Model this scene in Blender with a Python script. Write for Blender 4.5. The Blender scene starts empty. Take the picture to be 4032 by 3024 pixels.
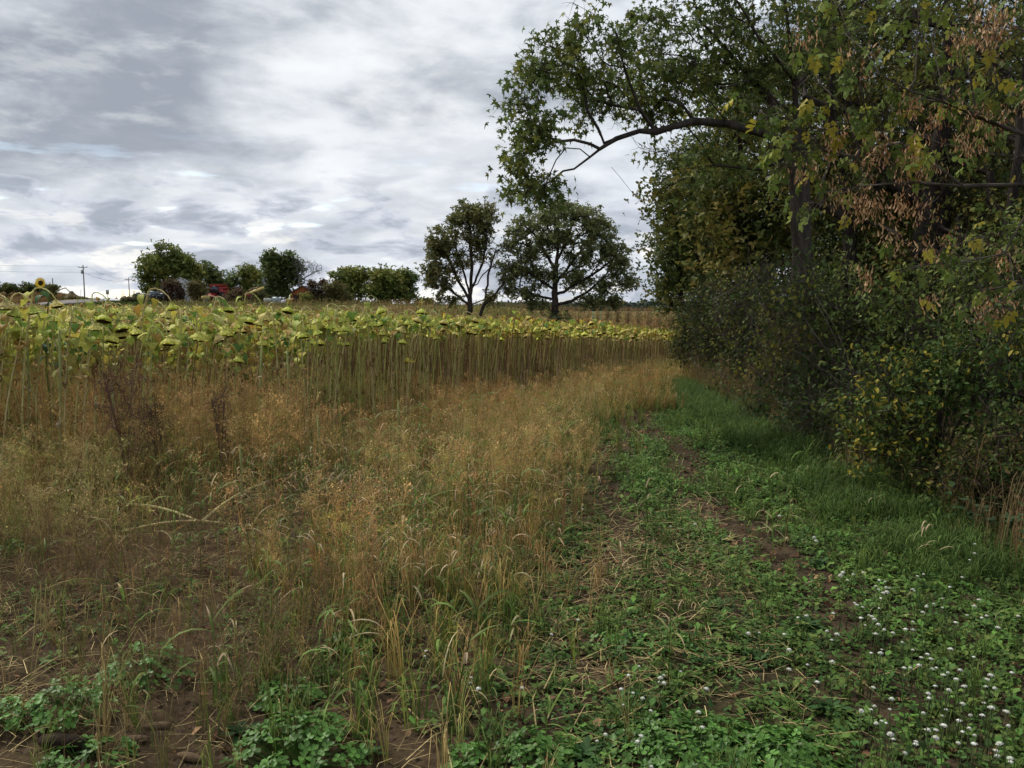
import bpy, math
import numpy as np

# ------------------------------------------------------------------ camera, sky, sun
scene = bpy.context.scene
COL = scene.collection
W_, H_, FPX, PITCH, CAMZ = 1024, 768, 828.0, math.radians(5.25), 1.6
cam_d = bpy.data.cameras.new('camera')
cam = bpy.data.objects.new('camera', cam_d)
COL.objects.link(cam)
cam.location = (0, 0, CAMZ)
cam.rotation_euler = (math.radians(90) - PITCH, 0, 0)
cam_d.sensor_width = 36.0
cam_d.lens = 36.0 * FPX / W_
cam_d.clip_start = 0.05
cam_d.clip_end = 20000
scene.camera = cam

SUN_EL, SUN_AZ = 48.0, -50.0          # azimuth from the view direction, negative = left
sun_d = bpy.data.lights.new('sun', 'SUN')
sun_d.energy = 2.3
sun_d.angle = math.radians(11)
sun_d.color = (1.0, 0.95, 0.86)
sun = bpy.data.objects.new('sun', sun_d)
COL.objects.link(sun)
sun.rotation_euler = (math.radians(90 - SUN_EL), 0, math.radians(180 - SUN_AZ))

world = bpy.data.worlds.new('World')
scene.world = world
world.use_nodes = True


def sky_nodes():
    nt = world.node_tree
    N, L = nt.nodes, nt.links
    N.clear()

    def m(op, a, b=None, c=None, clamp=False):
        n = N.new('ShaderNodeMath'); n.operation = op; n.use_clamp = clamp
        for i, v in enumerate((a, b, c)):
            if v is None:
                continue
            if isinstance(v, (int, float)):
                n.inputs[i].default_value = v
            else:
                L.new(v, n.inputs[i])
        return n.outputs[0]

    def sm(v, lo, hi, a=0.0, b=1.0):
        n = N.new('ShaderNodeMapRange'); n.interpolation_type = 'SMOOTHSTEP'
        L.new(v, n.inputs[0])
        n.inputs[1].default_value = lo; n.inputs[2].default_value = hi
        n.inputs[3].default_value = a; n.inputs[4].default_value = b
        return n.outputs[0]

    def noise(vec, scale, det, rough, dist=0.0):
        n = N.new('ShaderNodeTexNoise')
        L.new(vec, n.inputs['Vector'])
        n.inputs['Scale'].default_value = scale; n.inputs['Detail'].default_value = det
        n.inputs['Roughness'].default_value = rough; n.inputs['Distortion'].default_value = dist
        return n.outputs['Fac']

    def comb(x, y, z):
        n = N.new('ShaderNodeCombineXYZ')
        for i, v in enumerate((x, y, z)):
            if isinstance(v, (int, float)):
                n.inputs[i].default_value = v
            else:
                L.new(v, n.inputs[i])
        return n.outputs[0]

    def mix(f, a, b):
        n = N.new('ShaderNodeMix'); n.data_type = 'RGBA'; n.clamp_factor = True
        if isinstance(f, (int, float)):
            n.inputs['Factor'].default_value = f
        else:
            L.new(f, n.inputs['Factor'])
        for key, v in ((6, a), (7, b)):
            if isinstance(v, tuple):
                n.inputs[key].default_value = v + (1,)
            else:
                L.new(v, n.inputs[key])
        return n.outputs[2]

    tc = N.new('ShaderNodeTexCoord')
    sp = N.new('ShaderNodeSeparateXYZ')
    L.new(tc.outputs['Generated'], sp.inputs[0])
    x, y, z = sp.outputs
    zc = m('MAXIMUM', z, 0.0)
    inv = m('DIVIDE', 1.0, m('ADD', zc, 0.24))
    u = m('MULTIPLY', x, inv); v = m('MULTIPLY', y, inv)
    P = comb(u, v, 0.0)
    P2 = comb(m('ADD', m('MULTIPLY', x, 2.2), 3.7), m('ADD', m('MULTIPLY', z, 5.2), 1.3), m('MULTIPLY', y, 2.0))
    n1 = noise(P, 1.9, 8, 0.5, 0.2)
    n2 = noise(P2, 2.9, 9, 0.56, 0.15)
    n3 = noise(P2, 0.7, 4, 0.5, 0.0)
    dens = m('ADD', m('ADD', m('MULTIPLY', n1, 0.40), m('MULTIPLY', n2, 0.40)), m('MULTIPLY', n3, 0.35))
    # glow of the hidden sun high in front
    def blob(dx, dy, dz, k):
        l = math.sqrt(dx * dx + dy * dy + dz * dz)
        dn = N.new('ShaderNodeVectorMath'); dn.operation = 'DOT_PRODUCT'
        L.new(tc.outputs['Generated'], dn.inputs[0]); dn.inputs[1].default_value = (dx / l, dy / l, dz / l)
        return m('POWER', m('MAXIMUM', dn.outputs['Value'], 0.0), k)
    glow = blob(-0.06, 1, 0.42, 22)
    gre = blob(-0.62, 1, 0.38, 30)
    gre2 = blob(0.05, 1, 0.17, 120)
    d2 = m('SUBTRACT', dens, m('MULTIPLY', glow, 0.085))
    d2 = m('ADD', d2, m('MULTIPLY', gre, 0.05))
    d2 = m('ADD', d2, m('MULTIPLY', gre2, 0.05))
    shade = sm(d2, 0.47, 0.655)
    c = mix(shade, (0.54, 0.56, 0.585), (0.215, 0.24, 0.28))
    rag = noise(comb(m('ADD', m('MULTIPLY', x, 2.6), 8.0), m('MULTIPLY', z, 7.6), m('MULTIPLY', y, 2.0)), 2.6, 10, 0.58, 0.1)
    c = mix(m('MULTIPLY', sm(rag, 0.50, 0.64), 0.28), c, (0.25, 0.265, 0.31))
    c = mix(m('MULTIPLY', sm(rag, 0.36, 0.48, 1.0, 0.0), 0.28), c, (0.66, 0.66, 0.66))
    # whiter sheet low over the land, blue tint to the right
    low = sm(z, 0.03, 0.20, 1.0, 0.0)
    right = sm(x, -0.1, 0.45, 0.0, 0.4)
    c = mix(right, c, mix(shade, (0.52, 0.58, 0.66), (0.24, 0.295, 0.38)))
    c = mix(m('MULTIPLY', low, 0.3), c, (0.50, 0.535, 0.58))
    # small cumulus rows near the horizon
    q = m('ADD', zc, 0.035)
    Ph = comb(m('MULTIPLY', m('DIVIDE', x, y), 11.0), m('MULTIPLY', zc, 38.0), 0.7)
    nh = noise(Ph, 1.0, 6, 0.55, 0.3)
    nw = noise(comb(m('MULTIPLY', m('DIVIDE', x, y), 7.0), m('MULTIPLY', z, 34.0), 3.3), 1.0, 6, 0.6, 0.4)
    gate = m('MULTIPLY', sm(z, 0.10, 0.19, 1.0, 0.0), sm(x, -0.02, 0.35, 1.0, 0.35))
    cum = m('MULTIPLY', sm(nh, 0.47, 0.55), gate)
    whi = m('MULTIPLY', sm(nw, 0.50, 0.60), sm(z, 0.05, 0.14, 1.0, 0.0))
    gap = m('MULTIPLY', sm(noise(comb(m('MULTIPLY', m('DIVIDE', x, y), 6.0), m('MULTIPLY', z, 40.0), 9.0), 1.0, 5, 0.5), 0.57, 0.66),
            m('MULTIPLY', sm(z, 0.08, 0.2, 1.0, 0.0), sm(x, -0.1, 0.1, 1.0, 0.35)))
    c = mix(m('MULTIPLY', whi, 0.8), c, (0.66, 0.65, 0.62))
    # open sky in the gaps: the Nishita sky
    sky = N.new('ShaderNodeTexSky'); sky.sky_type = 'NISHITA'; sky.sun_disc = False
    sky.sun_elevation = math.radians(SUN_EL); sky.sun_rotation = math.radians(SUN_AZ)
    bs = N.new('ShaderNodeBackground'); L.new(sky.outputs[0], bs.inputs[0]); bs.inputs[1].default_value = 0.13
    c = mix(m('MULTIPLY', cum, 0.85), c, mix(sm(nh, 0.50, 0.66), (0.42, 0.44, 0.50), (0.22, 0.25, 0.30)))
    gapf = m('MULTIPLY', m('MULTIPLY', gap, 0.75), m('SUBTRACT', 1.0, cum))
    bc = N.new('ShaderNodeBackground'); L.new(c, bc.inputs[0]); bc.inputs[1].default_value = 1.0
    mx = N.new('ShaderNodeMixShader')
    L.new(gapf, mx.inputs[0]); L.new(bc.outputs[0], mx.inputs[1]); L.new(bs.outputs[0], mx.inputs[2])
    out = N.new('ShaderNodeOutputWorld'); L.new(mx.outputs[0], out.inputs[0])


sky_nodes()
world.cycles.sampling_method = 'MANUAL'
world.cycles.sample_map_resolution = 512
scene.view_settings.view_transform = 'Standard'
scene.view_settings.look = 'None'
scene.view_settings.exposure = 0.72
scene.view_settings.gamma = 1.0
cy = scene.cycles
cy.max_bounces = 5; cy.diffuse_bounces = 3; cy.glossy_bounces = 1; cy.transmission_bounces = 3
cy.transparent_max_bounces = 4
cy.caustics_reflective = False; cy.caustics_refractive = False
cy.use_adaptive_sampling = True; cy.adaptive_threshold = 0.02
cy.use_denoising = True
scene.render.use_persistent_data = False

# ------------------------------------------------------------------ maths helpers
CP, SP = math.cos(PITCH), math.sin(PITCH)


def ray(px, py):
    a = (px - 512.0) / FPX; b = (384.0 - py) / FPX
    return np.array([a, CP + b * SP, -SP + b * CP])


def pt(px, py, D):
    """world point seen at pixel (px,py) of the photograph at forward distance D"""
    d = ray(px, py)
    return np.array([0, 0, CAMZ]) + d * (D / d[1])


def sstep(a, b, v):
    t = np.clip((np.asarray(v, float) - a) / (b - a), 0, 1)
    return t * t * (3 - 2 * t)


def terrain(x, y):
    x = np.asarray(x, float); y = np.asarray(y, float)
    hA = np.clip(-0.68 - 0.05 * x, -1.2, 0.08)
    near = hA * sstep(6, 38, y) + .52 * sstep(48, 63, y) * sstep(-16, -4, x)
    u = x / np.maximum(y, 40)
    F = np.interp(u, [-1.2, -.75, -.62, -.56, -.53, -.50, -.47, -.44, -.30, -.15, -.05, .1, 1],
                  [6.5, 6.0, 5.8, 5.4, 4.4, 3.6, 3.3, 2.8, 2.35, 2.2, 1.2, -.2, -.9])
    F = np.minimum(F, 2.6) + np.maximum(F - 2.6, 0) * sstep(150, 212, y)
    a = np.interp(u, [-.6, -.45, -.38], [66, 85, 112])
    t = sstep(0, 1, (y - a) / (174 - a))
    h = near * (1 - t) + F * t
    far = sstep(235, 420, y)
    return h * (1 - far) + (-1.2) * far


def hit(px, py, zh=0.0):
    """point on the ray through the pixel where it is zh above the terrain"""
    d = ray(px, py)
    lo, hi = 1.0, 150.0
    prev = 1.0
    for D in np.geomspace(1.5, 160, 160):
        p = np.array([0, 0, CAMZ]) + d * (D / d[1])
        if p[2] < terrain(p[0], p[1]) + zh:
            lo, hi = prev, D
            break
        prev = D
    for _ in range(24):
        mid = (lo + hi) / 2
        p = np.array([0, 0, CAMZ]) + d * (mid / d[1])
        if p[2] < terrain(p[0], p[1]) + zh:
            hi = mid
        else:
            lo = mid
    return p


_nr = np.random.RandomState(7)
_ng = _nr.rand(256, 256)


def vnoise(x, y, s, o=0):
    X = np.asarray(x) * s + 17.3 * o + 500; Y = np.asarray(y) * s + 9.1 * o + 500
    xi = np.floor(X).astype(int); yi = np.floor(Y).astype(int)
    fx = X - xi; fy = Y - yi
    fx = fx * fx * (3 - 2 * fx); fy = fy * fy * (3 - 2 * fy)
    g = lambda i, j: _ng[i % 256, j % 256]
    return (g(xi, yi) * (1 - fx) * (1 - fy) + g(xi + 1, yi) * fx * (1 - fy) +
            g(xi, yi + 1) * (1 - fx) * fy + g(xi + 1, yi + 1) * fx * fy)


def fbm(x, y, s, o=0):
    return (vnoise(x, y, s, o) + .5 * vnoise(x, y, 2.1 * s, o + 1) + .25 * vnoise(x, y, 4.3 * s, o + 2)) / 1.75


# layout lines of the place (metres)
def edge_trees(y):     # foot of the woodland edge
    return 3.45 + 0.0034 * np.asarray(y) ** 2


def edge_weeds(y):     # right-hand edge of the tall weeds
    y = np.asarray(y)
    return -0.12 + 0.03 * y + 0.0078 * y * y


def field_front(x):    # front edge of the sunflower field
    return np.interp(x, [-30, -8, -5, -3.3, -2.2, -1.2, .5, 3, 6, 9.3, 12], [5.0, 6.5, 7.2, 8.0, 9.6, 12.2, 15.2, 21, 30, 40, 47])


# ------------------------------------------------------------------ mesh helpers
class T:
    """template: vertices, polygons, colours"""
    def __init__(self, v=None, f=None, c=None):
        self.vs, self.fs, self.cs, self.n = [], [], [], 0
        if v is not None:
            self.add(v, f, c)

    def add(self, v, f, c):
        v = np.asarray(v, float).reshape(-1, 3)
        c = np.asarray(c, float)
        if c.ndim == 1:
            c = np.tile(c, (len(v), 1))
        self.vs.append(v); self.cs.append(c)
        self.fs += [[i + self.n for i in q] for q in f]
        self.n += len(v)
        return self

    def done(self):
        self.v = np.concatenate(self.vs); self.c = np.concatenate(self.cs)
        self.tot = np.array([len(q) for q in self.fs], np.int32)
        self.loops = np.array([i for q in self.fs for i in q], np.int32)
        return self


class Geo:
    def __init__(self):
        self.v, self.c, self.l, self.t, self.n = [], [], [], [], 0

    def raw(self, v, loops, tot, c):
        self.v.append(np.asarray(v, np.float32)); self.c.append(np.asarray(c, np.float32))
        self.l.append((loops + self.n).astype(np.int32)); self.t.append(np.asarray(tot, np.int32))
        self.n += len(v)

    def inst(self, t, P, R, S=None, C=None):
        """t template; P (N,3); R (N,3,3); S (N,3)/(N,1); C (N,3) tint"""
        N = len(P)
        if N == 0:
            return
        k = len(t.v)
        v = np.broadcast_to(t.v[None], (N, k, 3))
        if S is not None:
            v = v * S[:, None, :]
        v = np.einsum('nij,nkj->nki', R, v) + P[:, None, :]
        c = np.broadcast_to(t.c[None], (N, k, 3))
        if C is not None:
            c = c * C[:, None, :]
        loops = (t.loops[None] + (np.arange(N) * k)[:, None]).ravel()
        self.raw(v.reshape(-1, 3), loops, np.tile(t.tot, N), c.reshape(-1, 3))

    def one(self, t, P=(0, 0, 0), yaw=0.0, s=1.0, C=None):
        self.inst(t, np.array([P], float), rot(np.array([yaw])), np.array([[s, s, s]]) if np.isscalar(s) else np.array([s]),
                  None if C is None else np.array([C]))

    def build(self, name, mat, parent=None, smooth=False, loc=None):
        me = bpy.data.meshes.new(name)
        v = np.concatenate(self.v); l = np.concatenate(self.l); t = np.concatenate(self.t); c = np.concatenate(self.c)
        if loc is not None:
            v = v - np.asarray(loc, np.float32)
        me.vertices.add(len(v)); me.vertices.foreach_set('co', v.astype(np.float32).ravel())
        me.loops.add(len(l)); me.loops.foreach_set('vertex_index', l)
        me.polygons.add(len(t))
        st = np.concatenate(([0], np.cumsum(t)[:-1])).astype(np.int32)
        me.polygons.foreach_set('loop_start', st); me.polygons.foreach_set('loop_total', t)
        if smooth:
            me.polygons.foreach_set('use_smooth', np.ones(len(t), bool))
        me.update(calc_edges=True)
        at = me.attributes.new('Col', 'FLOAT_COLOR', 'POINT')
        cc = np.ones((len(v), 4), np.float32); cc[:, :3] = np.clip(c, 0, 1)
        at.data.foreach_set('color', cc.ravel())
        me.materials.append(mat)
        o = bpy.data.objects.new(name, me)
        COL.objects.link(o)
        if parent is not None:
            o.parent = parent
        elif loc is not None:
            o.location = loc
        return o


def rot(yaw, pitch=None, roll=None):
    """Rz(yaw) @ Rx(pitch) @ Ry(roll)"""
    yaw = np.asarray(yaw, float); N = len(yaw)
    c, s = np.cos(yaw), np.sin(yaw); z = np.zeros(N); o = np.ones(N)
    R = np.stack([c, -s, z, s, c, z, z, z, o], 1).reshape(N, 3, 3)
    if pitch is not None:
        c, s = np.cos(pitch), np.sin(pitch)
        R = R @ np.stack([o, z, z, z, c, -s, z, s, c], 1).reshape(N, 3, 3)
    if roll is not None:
        c, s = np.cos(roll), np.sin(roll)
        R = R @ np.stack([c, z, s, z, o, z, -s, z, c], 1).reshape(N, 3, 3)
    return R


def tag(o, label, cat, group=None, kind=None):
    o['label'] = label; o['category'] = cat
    if group:
        o['group'] = group
    if kind:
        o['kind'] = kind
    return o


def empty(name, loc, label, cat, group=None, rz=0.0):
    o = bpy.data.objects.new(name, None)
    o.empty_display_size = 0.2
    COL.objects.link(o)
    o.location = loc; o.rotation_euler = (0, 0, rz)
    return tag(o, label, cat, group)


# ------------------------------------------------------------------ materials
def mat_attr(name, rough=0.6, spec=0.3, trans=0.0, noise=0.0, nscale=30.0, bump=0.0, bscale=60.0, metal=0.0, stretch=(1, 1, 1)):
    m = bpy.data.materials.new(name); m.use_nodes = True
    N, L = m.node_tree.nodes, m.node_tree.links
    b = N['Principled BSDF']; out = N['Material Output']
    at = N.new('ShaderNodeAttribute'); at.attribute_name = 'Col'
    col = at.outputs['Color']
    b.inputs['Roughness'].default_value = rough
    b.inputs['Specular IOR Level'].default_value = spec
    b.inputs['Metallic'].default_value = metal
    geo = N.new('ShaderNodeNewGeometry')
    mp = N.new('ShaderNodeMapping'); mp.inputs['Scale'].default_value = stretch
    L.new(geo.outputs['Position'], mp.inputs[0])
    if noise > 0:
        n = N.new('ShaderNodeTexNoise'); n.inputs['Scale'].default_value = nscale; n.inputs['Detail'].default_value = 3
        L.new(mp.outputs[0], n.inputs['Vector'])
        mr = N.new('ShaderNodeMapRange'); L.new(n.outputs['Fac'], mr.inputs[0])
        mr.inputs[1].default_value = 0.3; mr.inputs[2].default_value = 0.7
        mr.inputs[3].default_value = 1 - noise; mr.inputs[4].default_value = 1 + noise
        vm = N.new('ShaderNodeVectorMath'); vm.operation = 'SCALE'
        L.new(col, vm.inputs[0]); L.new(mr.outputs[0], vm.inputs['Scale'])
        col = vm.outputs[0]
    if bump > 0:
        n = N.new('ShaderNodeTexNoise'); n.inputs['Scale'].default_value = bscale; n.inputs['Detail'].default_value = 5
        L.new(mp.outputs[0], n.inputs['Vector'])
        bp = N.new('ShaderNodeBump'); bp.inputs['Strength'].default_value = bump; bp.inputs['Distance'].default_value = 0.03
        L.new(n.outputs['Fac'], bp.inputs['Height']); L.new(bp.outputs[0], b.inputs['Normal'])
    L.new(col, b.inputs['Base Color'])
    if trans > 0:
        t = N.new('ShaderNodeBsdfTranslucent'); L.new(col, t.inputs[0])
        ms = N.new('ShaderNodeMixShader'); ms.inputs[0].default_value = trans
        L.new(b.outputs[0], ms.inputs[1]); L.new(t.outputs[0], ms.inputs[2]); L.new(ms.outputs[0], out.inputs[0])
    return m


M_leaf = mat_attr('leaf', 0.6, 0.12, 0.3, 0.18, 40)
M_wet = mat_attr('clover_leaf', 0.45, 0.22, 0.25, 0.2, 60)
M_dry = mat_attr('dry_grass', 0.9, 0.04, 0.38, 0.2, 20)
M_stalk = mat_attr('stalk', 0.75, 0.2, 0.0, 0.3, 60, 0.3, 90, stretch=(1, 1, .2))
M_bark = mat_attr('bark', 0.9, 0.1, 0.0, 0.45, 14, 0.8, 22, stretch=(1, 1, .25))
M_petal = mat_attr('petal', 0.6, 0.2, 0.2)
M_seed = mat_attr('seed_disc', 0.85, 0.1, 0.0, 0.5, 300, 0.6, 400)
M_paint = mat_attr('paint', 0.45, 0.4, 0.0, 0.12, 3)
M_rust = mat_attr('weathered_board', 0.85, 0.15, 0.0, 0.35, 1.2, 0.3, 8, stretch=(3, 3, .5))
M_metal = mat_attr('metal_sheet', 0.4, 0.5, 0.0, 0.1, 2, metal=0.3)
M_glass = mat_attr('dark_glass', 0.08, 0.6)
M_rubber = mat_attr('rubber', 0.85, 0.15, 0.0, 0.2, 8)
M_wood = mat_attr('grey_wood', 0.85, 0.1, 0.0, 0.25, 3, 0.3, 20, stretch=(1, 1, .1))
M_asph = mat_attr('asphalt', 0.9, 0.15, 0.0, 0.12, 0.8, 0.2, 60)
M_straw = mat_attr('straw_bale', 0.9, 0.1, 0.0, 0.3, 12, 0.5, 40)
M_grit = mat_attr('litter', 0.9, 0.08, 0.1, 0.3, 50)


def mat_ground():
    m = bpy.data.materials.new('soil'); m.use_nodes = True
    N, L = m.node_tree.nodes, m.node_tree.links
    b = N['Principled BSDF']
    at = N.new('ShaderNodeAttribute'); at.attribute_name = 'Col'
    geo = N.new('ShaderNodeNewGeometry')
    def nz(s, d, r=0.6):
        n = N.new('ShaderNodeTexNoise'); n.inputs['Scale'].default_value = s; n.inputs['Detail'].default_value = d
        n.inputs['Roughness'].default_value = r
        L.new(geo.outputs['Position'], n.inputs['Vector']); return n.outputs['Fac']
    def mr(v, a, bb, c, d):
        n = N.new('ShaderNodeMapRange'); L.new(v, n.inputs[0])
        for i, q in enumerate((a, bb, c, d)):
            n.inputs[i + 1].default_value = q
        return n.outputs[0]
    k1 = mr(nz(1.7, 6), .3, .7, .62, 1.4)
    k2 = mr(nz(28, 6, .7), .3, .7, .5, 1.5)
    mm = N.new('ShaderNodeMath'); mm.operation = 'MULTIPLY'; L.new(k1, mm.inputs[0]); L.new(k2, mm.inputs[1])
    vm = N.new('ShaderNodeVectorMath'); vm.operation = 'SCALE'
    L.new(at.outputs['Color'], vm.inputs[0]); L.new(mm.outputs[0], vm.inputs['Scale'])
    L.new(vm.outputs[0], b.inputs['Base Color'])
    b.inputs['Roughness'].default_value = 0.95; b.inputs['Specular IOR Level'].default_value = 0.05
    bp = N.new('ShaderNodeBump'); bp.inputs['Strength'].default_value = 0.9; bp.inputs['Distance'].default_value = 0.04
    L.new(nz(14, 8, .68), bp.inputs['Height']); L.new(bp.outputs[0], b.inputs['Normal'])
    return m


M_ground = mat_ground()


# ------------------------------------------------------------------ ground sheet, track, road
def grid_sheet(xs, ys, zf, colf):
    X, Y = np.meshgrid(xs, ys)
    Z = zf(X, Y)
    v = np.stack([X, Y, Z], -1).reshape(-1, 3)
    nx, ny = len(xs), len(ys)
    i = np.arange(ny - 1)[:, None] * nx + np.arange(nx - 1)[None]
    q = np.stack([i, i + 1, i + nx + 1, i + nx], -1).reshape(-1)
    g = Geo(); g.raw(v, q, np.full((nx - 1) * (ny - 1), 4), colf(v[:, 0], v[:, 1]))
    return g


SOIL = np.array([.060, .042, .025]); LITTER = np.array([.11, .075, .042])


def ground_col(x, y):
    n = fbm(x, y, .5, 3)
    c = SOIL[None] * (1 - n[:, None]) * 1.2 + LITTER[None] * n[:, None] * .8
    w = edge_weeds(y); e = edge_trees(y)
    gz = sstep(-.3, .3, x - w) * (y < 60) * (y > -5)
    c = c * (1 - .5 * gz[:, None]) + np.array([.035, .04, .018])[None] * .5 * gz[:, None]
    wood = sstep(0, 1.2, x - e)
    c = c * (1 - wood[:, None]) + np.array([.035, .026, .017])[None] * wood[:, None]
    m = sstep(46, 64, y)[:, None]
    c = c * (1 - m) + np.array([.15, .10, .05])[None] * m
    # the hill and verges far on the left
    u = x / np.maximum(y, 1)
    hill = (sstep(60, 90, y) * sstep(-.41, -.44, u))[:, None]
    top = sstep(-.535, -.565, u + .03 * (fbm(x, y, .03, 5) - .5) * 2 - .0006 * (y - 150))[:, None]
    hc = np.array([.065, .085, .026]) * (1 - top) + np.array([.20, .125, .055]) * top
    c = c * (1 - hill) + hc * hill
    fm = (sstep(120, 150, y) * sstep(-.46, -.42, u))[:, None]
    c = c * (1 - fm) + np.array([.06, .072, .03])[None] * fm
    f = sstep(260, 500, y)[:, None]
    c = c * (1 - f) + np.array([.10, .11, .05])[None] * f
    return c


def ground_z(x, y):
    z = terrain(x, y)
    near = (1 - sstep(14, 30, np.abs(y)))
    return z + near * ((fbm(x, y, 1.1, 20) - .5) * .05 + (fbm(x, y, 5.0, 24) - .5) * .04 + (fbm(x, y, 13.0, 28) - .5) * .016 - .02)


xs = np.concatenate([-np.geomspace(6000, 60, 40), np.linspace(-58, -13, 60), np.linspace(-12.5, -3.4, 90), np.linspace(-3.35, 3.8, 220), np.linspace(3.9, 12.5, 85),
                     np.linspace(13, 58, 60), np.geomspace(60, 6000, 40)])
ys = np.concatenate([-np.geomspace(3000, 12, 20), np.linspace(-10, 1.5, 20), np.linspace(1.6, 6, 150), np.linspace(6.05, 14, 110), np.linspace(14.3, 60, 120),
                     np.linspace(61, 300, 150), np.geomspace(305, 9000, 60)])
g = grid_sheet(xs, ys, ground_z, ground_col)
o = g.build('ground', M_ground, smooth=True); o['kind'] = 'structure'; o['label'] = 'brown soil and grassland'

# the two-wheel track as its own sheet, with worn soil
tys = np.linspace(1.5, 30, 170)
g = Geo()
for off, wd in ((None, .28), (1, .32)):
    rows = 7
    V, Cc = [], []
    for yy in tys:
        cx = (edge_trees(yy) - 1.9) if off else (edge_weeds(yy) + .32 + .25 * (yy < 0))
        cx += .12 * math.sin(yy * 1.3 + (2 if off else 0))
        for j in range(rows):
            t = j / (rows - 1) * 2 - 1
            hw = wd * (1 + .3 * math.sin(yy * 3.1 + j))
            xx = cx + t * hw
            edge = abs(t) > .9
            V.append((xx, yy, float(ground_z(xx, yy)) + (.007 if not edge else -.012)))
            Cc.append(np.array([.060, .043, .026]) * (1 + .35 * math.sin(yy * 7 + j * 2)))
    V = np.array(V); n = len(tys)
    i = np.arange(n - 1)[:, None] * rows + np.arange(rows - 1)[None]
    q = np.stack([i, i + 1, i + rows + 1, i + rows], -1).reshape(-1)
    g.raw(V, q, np.full((n - 1) * (rows - 1), 4), np.array(Cc))
o = g.build('path', M_ground, smooth=True); o['kind'] = 'structure'; o['label'] = 'worn two wheel farm track'

# the road over the crest
rp = [(-98, 78), (-84, 112), (-83.5, 150), (-90, 184), (-101, 215), (-118, 250), (-140, 300)]
rp = np.array(rp, float)
tt = np.linspace(0, len(rp) - 1, 60)
rc = np.stack([np.interp(tt, np.arange(len(rp)), rp[:, 0]), np.interp(tt, np.arange(len(rp)), rp[:, 1])], 1)
for _ in range(6):
    rc[1:-1] = (rc[:-2] + rc[2:] + 2 * rc[1:-1]) / 4
tg = np.gradient(rc, axis=0); tg /= np.linalg.norm(tg, axis=1)[:, None]
nm = np.stack([tg[:, 1], -tg[:, 0]], 1)
def strip(offs, lift, cols):
    V, Cc = [], []
    for k in range(len(rc)):
        zc = float(terrain(*rc[k]))
        for a, cl in zip(offs, cols):
            p = rc[k] + nm[k] * a
            V.append((p[0], p[1], max(zc, float(terrain(*p))) + lift - (1.5 if cl is None else 0)))
            Cc.append(cl if cl is not None else cols[1])
    r = len(offs); i = np.arange(len(rc) - 1)[:, None] * r + np.arange(r - 1)[None]
    q = np.stack([i, i + r, i + r + 1, i + 1], -1).reshape(-1)
    gg = Geo(); gg.raw(np.array(V), q, np.full((len(rc) - 1) * (r - 1), 4), np.array(Cc)); return gg
A_ = (.17, .15, .15)
o = strip([-4.2, -3.6, 0, 3.6, 4.2], .12, [None, A_, A_, A_, None]).build('road', M_asph); o['kind'] = 'structure'; o['label'] = 'grey asphalt road going over the crest'

# ------------------------------------------------------------------ small plant templates
rng = np.random.RandomState(11)


def U(a, b, n=None):
    return rng.uniform(a, b, n)


def ribbon(path, widths, side, cols):
    """flat strip along a 3D path; side = unit vector(s) of its width"""
    path = np.asarray(path, float); n = len(path)
    side = np.asarray(side, float)
    if side.ndim == 1:
        side = np.tile(side, (n, 1))
    w = np.asarray(widths)[:, None] * .5
    v = np.empty((2 * n, 3)); v[0::2] = path - side * w; v[1::2] = path + side * w
    c = np.repeat(np.asarray(cols, float), 2, 0) if np.ndim(cols) == 2 else np.tile(cols, (2 * n, 1))
    f = [[2 * i, 2 * i + 1, 2 * i + 3, 2 * i + 2] for i in range(n - 1)]
    return v, f, c


def blade_path(h, reach, n, az, droop=0.0, base=(0, 0, 0)):
    t = np.linspace(0, 1, n)
    r = reach * t ** 1.7
    z = h * (np.sin(t * math.pi / 2 * (1 + droop)) / max(1e-3, 1 if droop >= 0 else 1))
    d = np.array([math.cos(az), math.sin(az)])
    p = np.stack([d[0] * r, d[1] * r, z], 1) + np.array(base)
    return p, np.array([-d[1], d[0], 0])


def lerp(a, b, t):
    return np.asarray(a)[None] * (1 - t[:, None]) + np.asarray(b)[None] * t[:, None]


TAN = (.45, .345, .165); BRN = (.22, .16, .075); PALE = (.60, .48, .28); GRN = (.10, .15, .035)
OLV = (.18, .175, .055); DGR = (.05, .11, .035); RED = (.16, .07, .035)


def tuft(n, h, w, reach, cb, ct, seg=4, droop=(0, .5)):
    t = T()
    for _ in range(n):
        hh = h * U(.55, 1.1); az = U(0, 6.28)
        p, s = blade_path(hh, reach * hh * U(.3, 1.2), seg, az, U(*droop), (U(-.03, .03), U(-.03, .03), 0))
        tt = np.linspace(0, 1, seg)
        wd = w * U(.7, 1.3) * (1 - tt ** 2 * .92)
        k = U(.75, 1.25)
        t.add(*ribbon(p, wd, s, lerp(cb, ct, tt) * k))
    return t.done()


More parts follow.
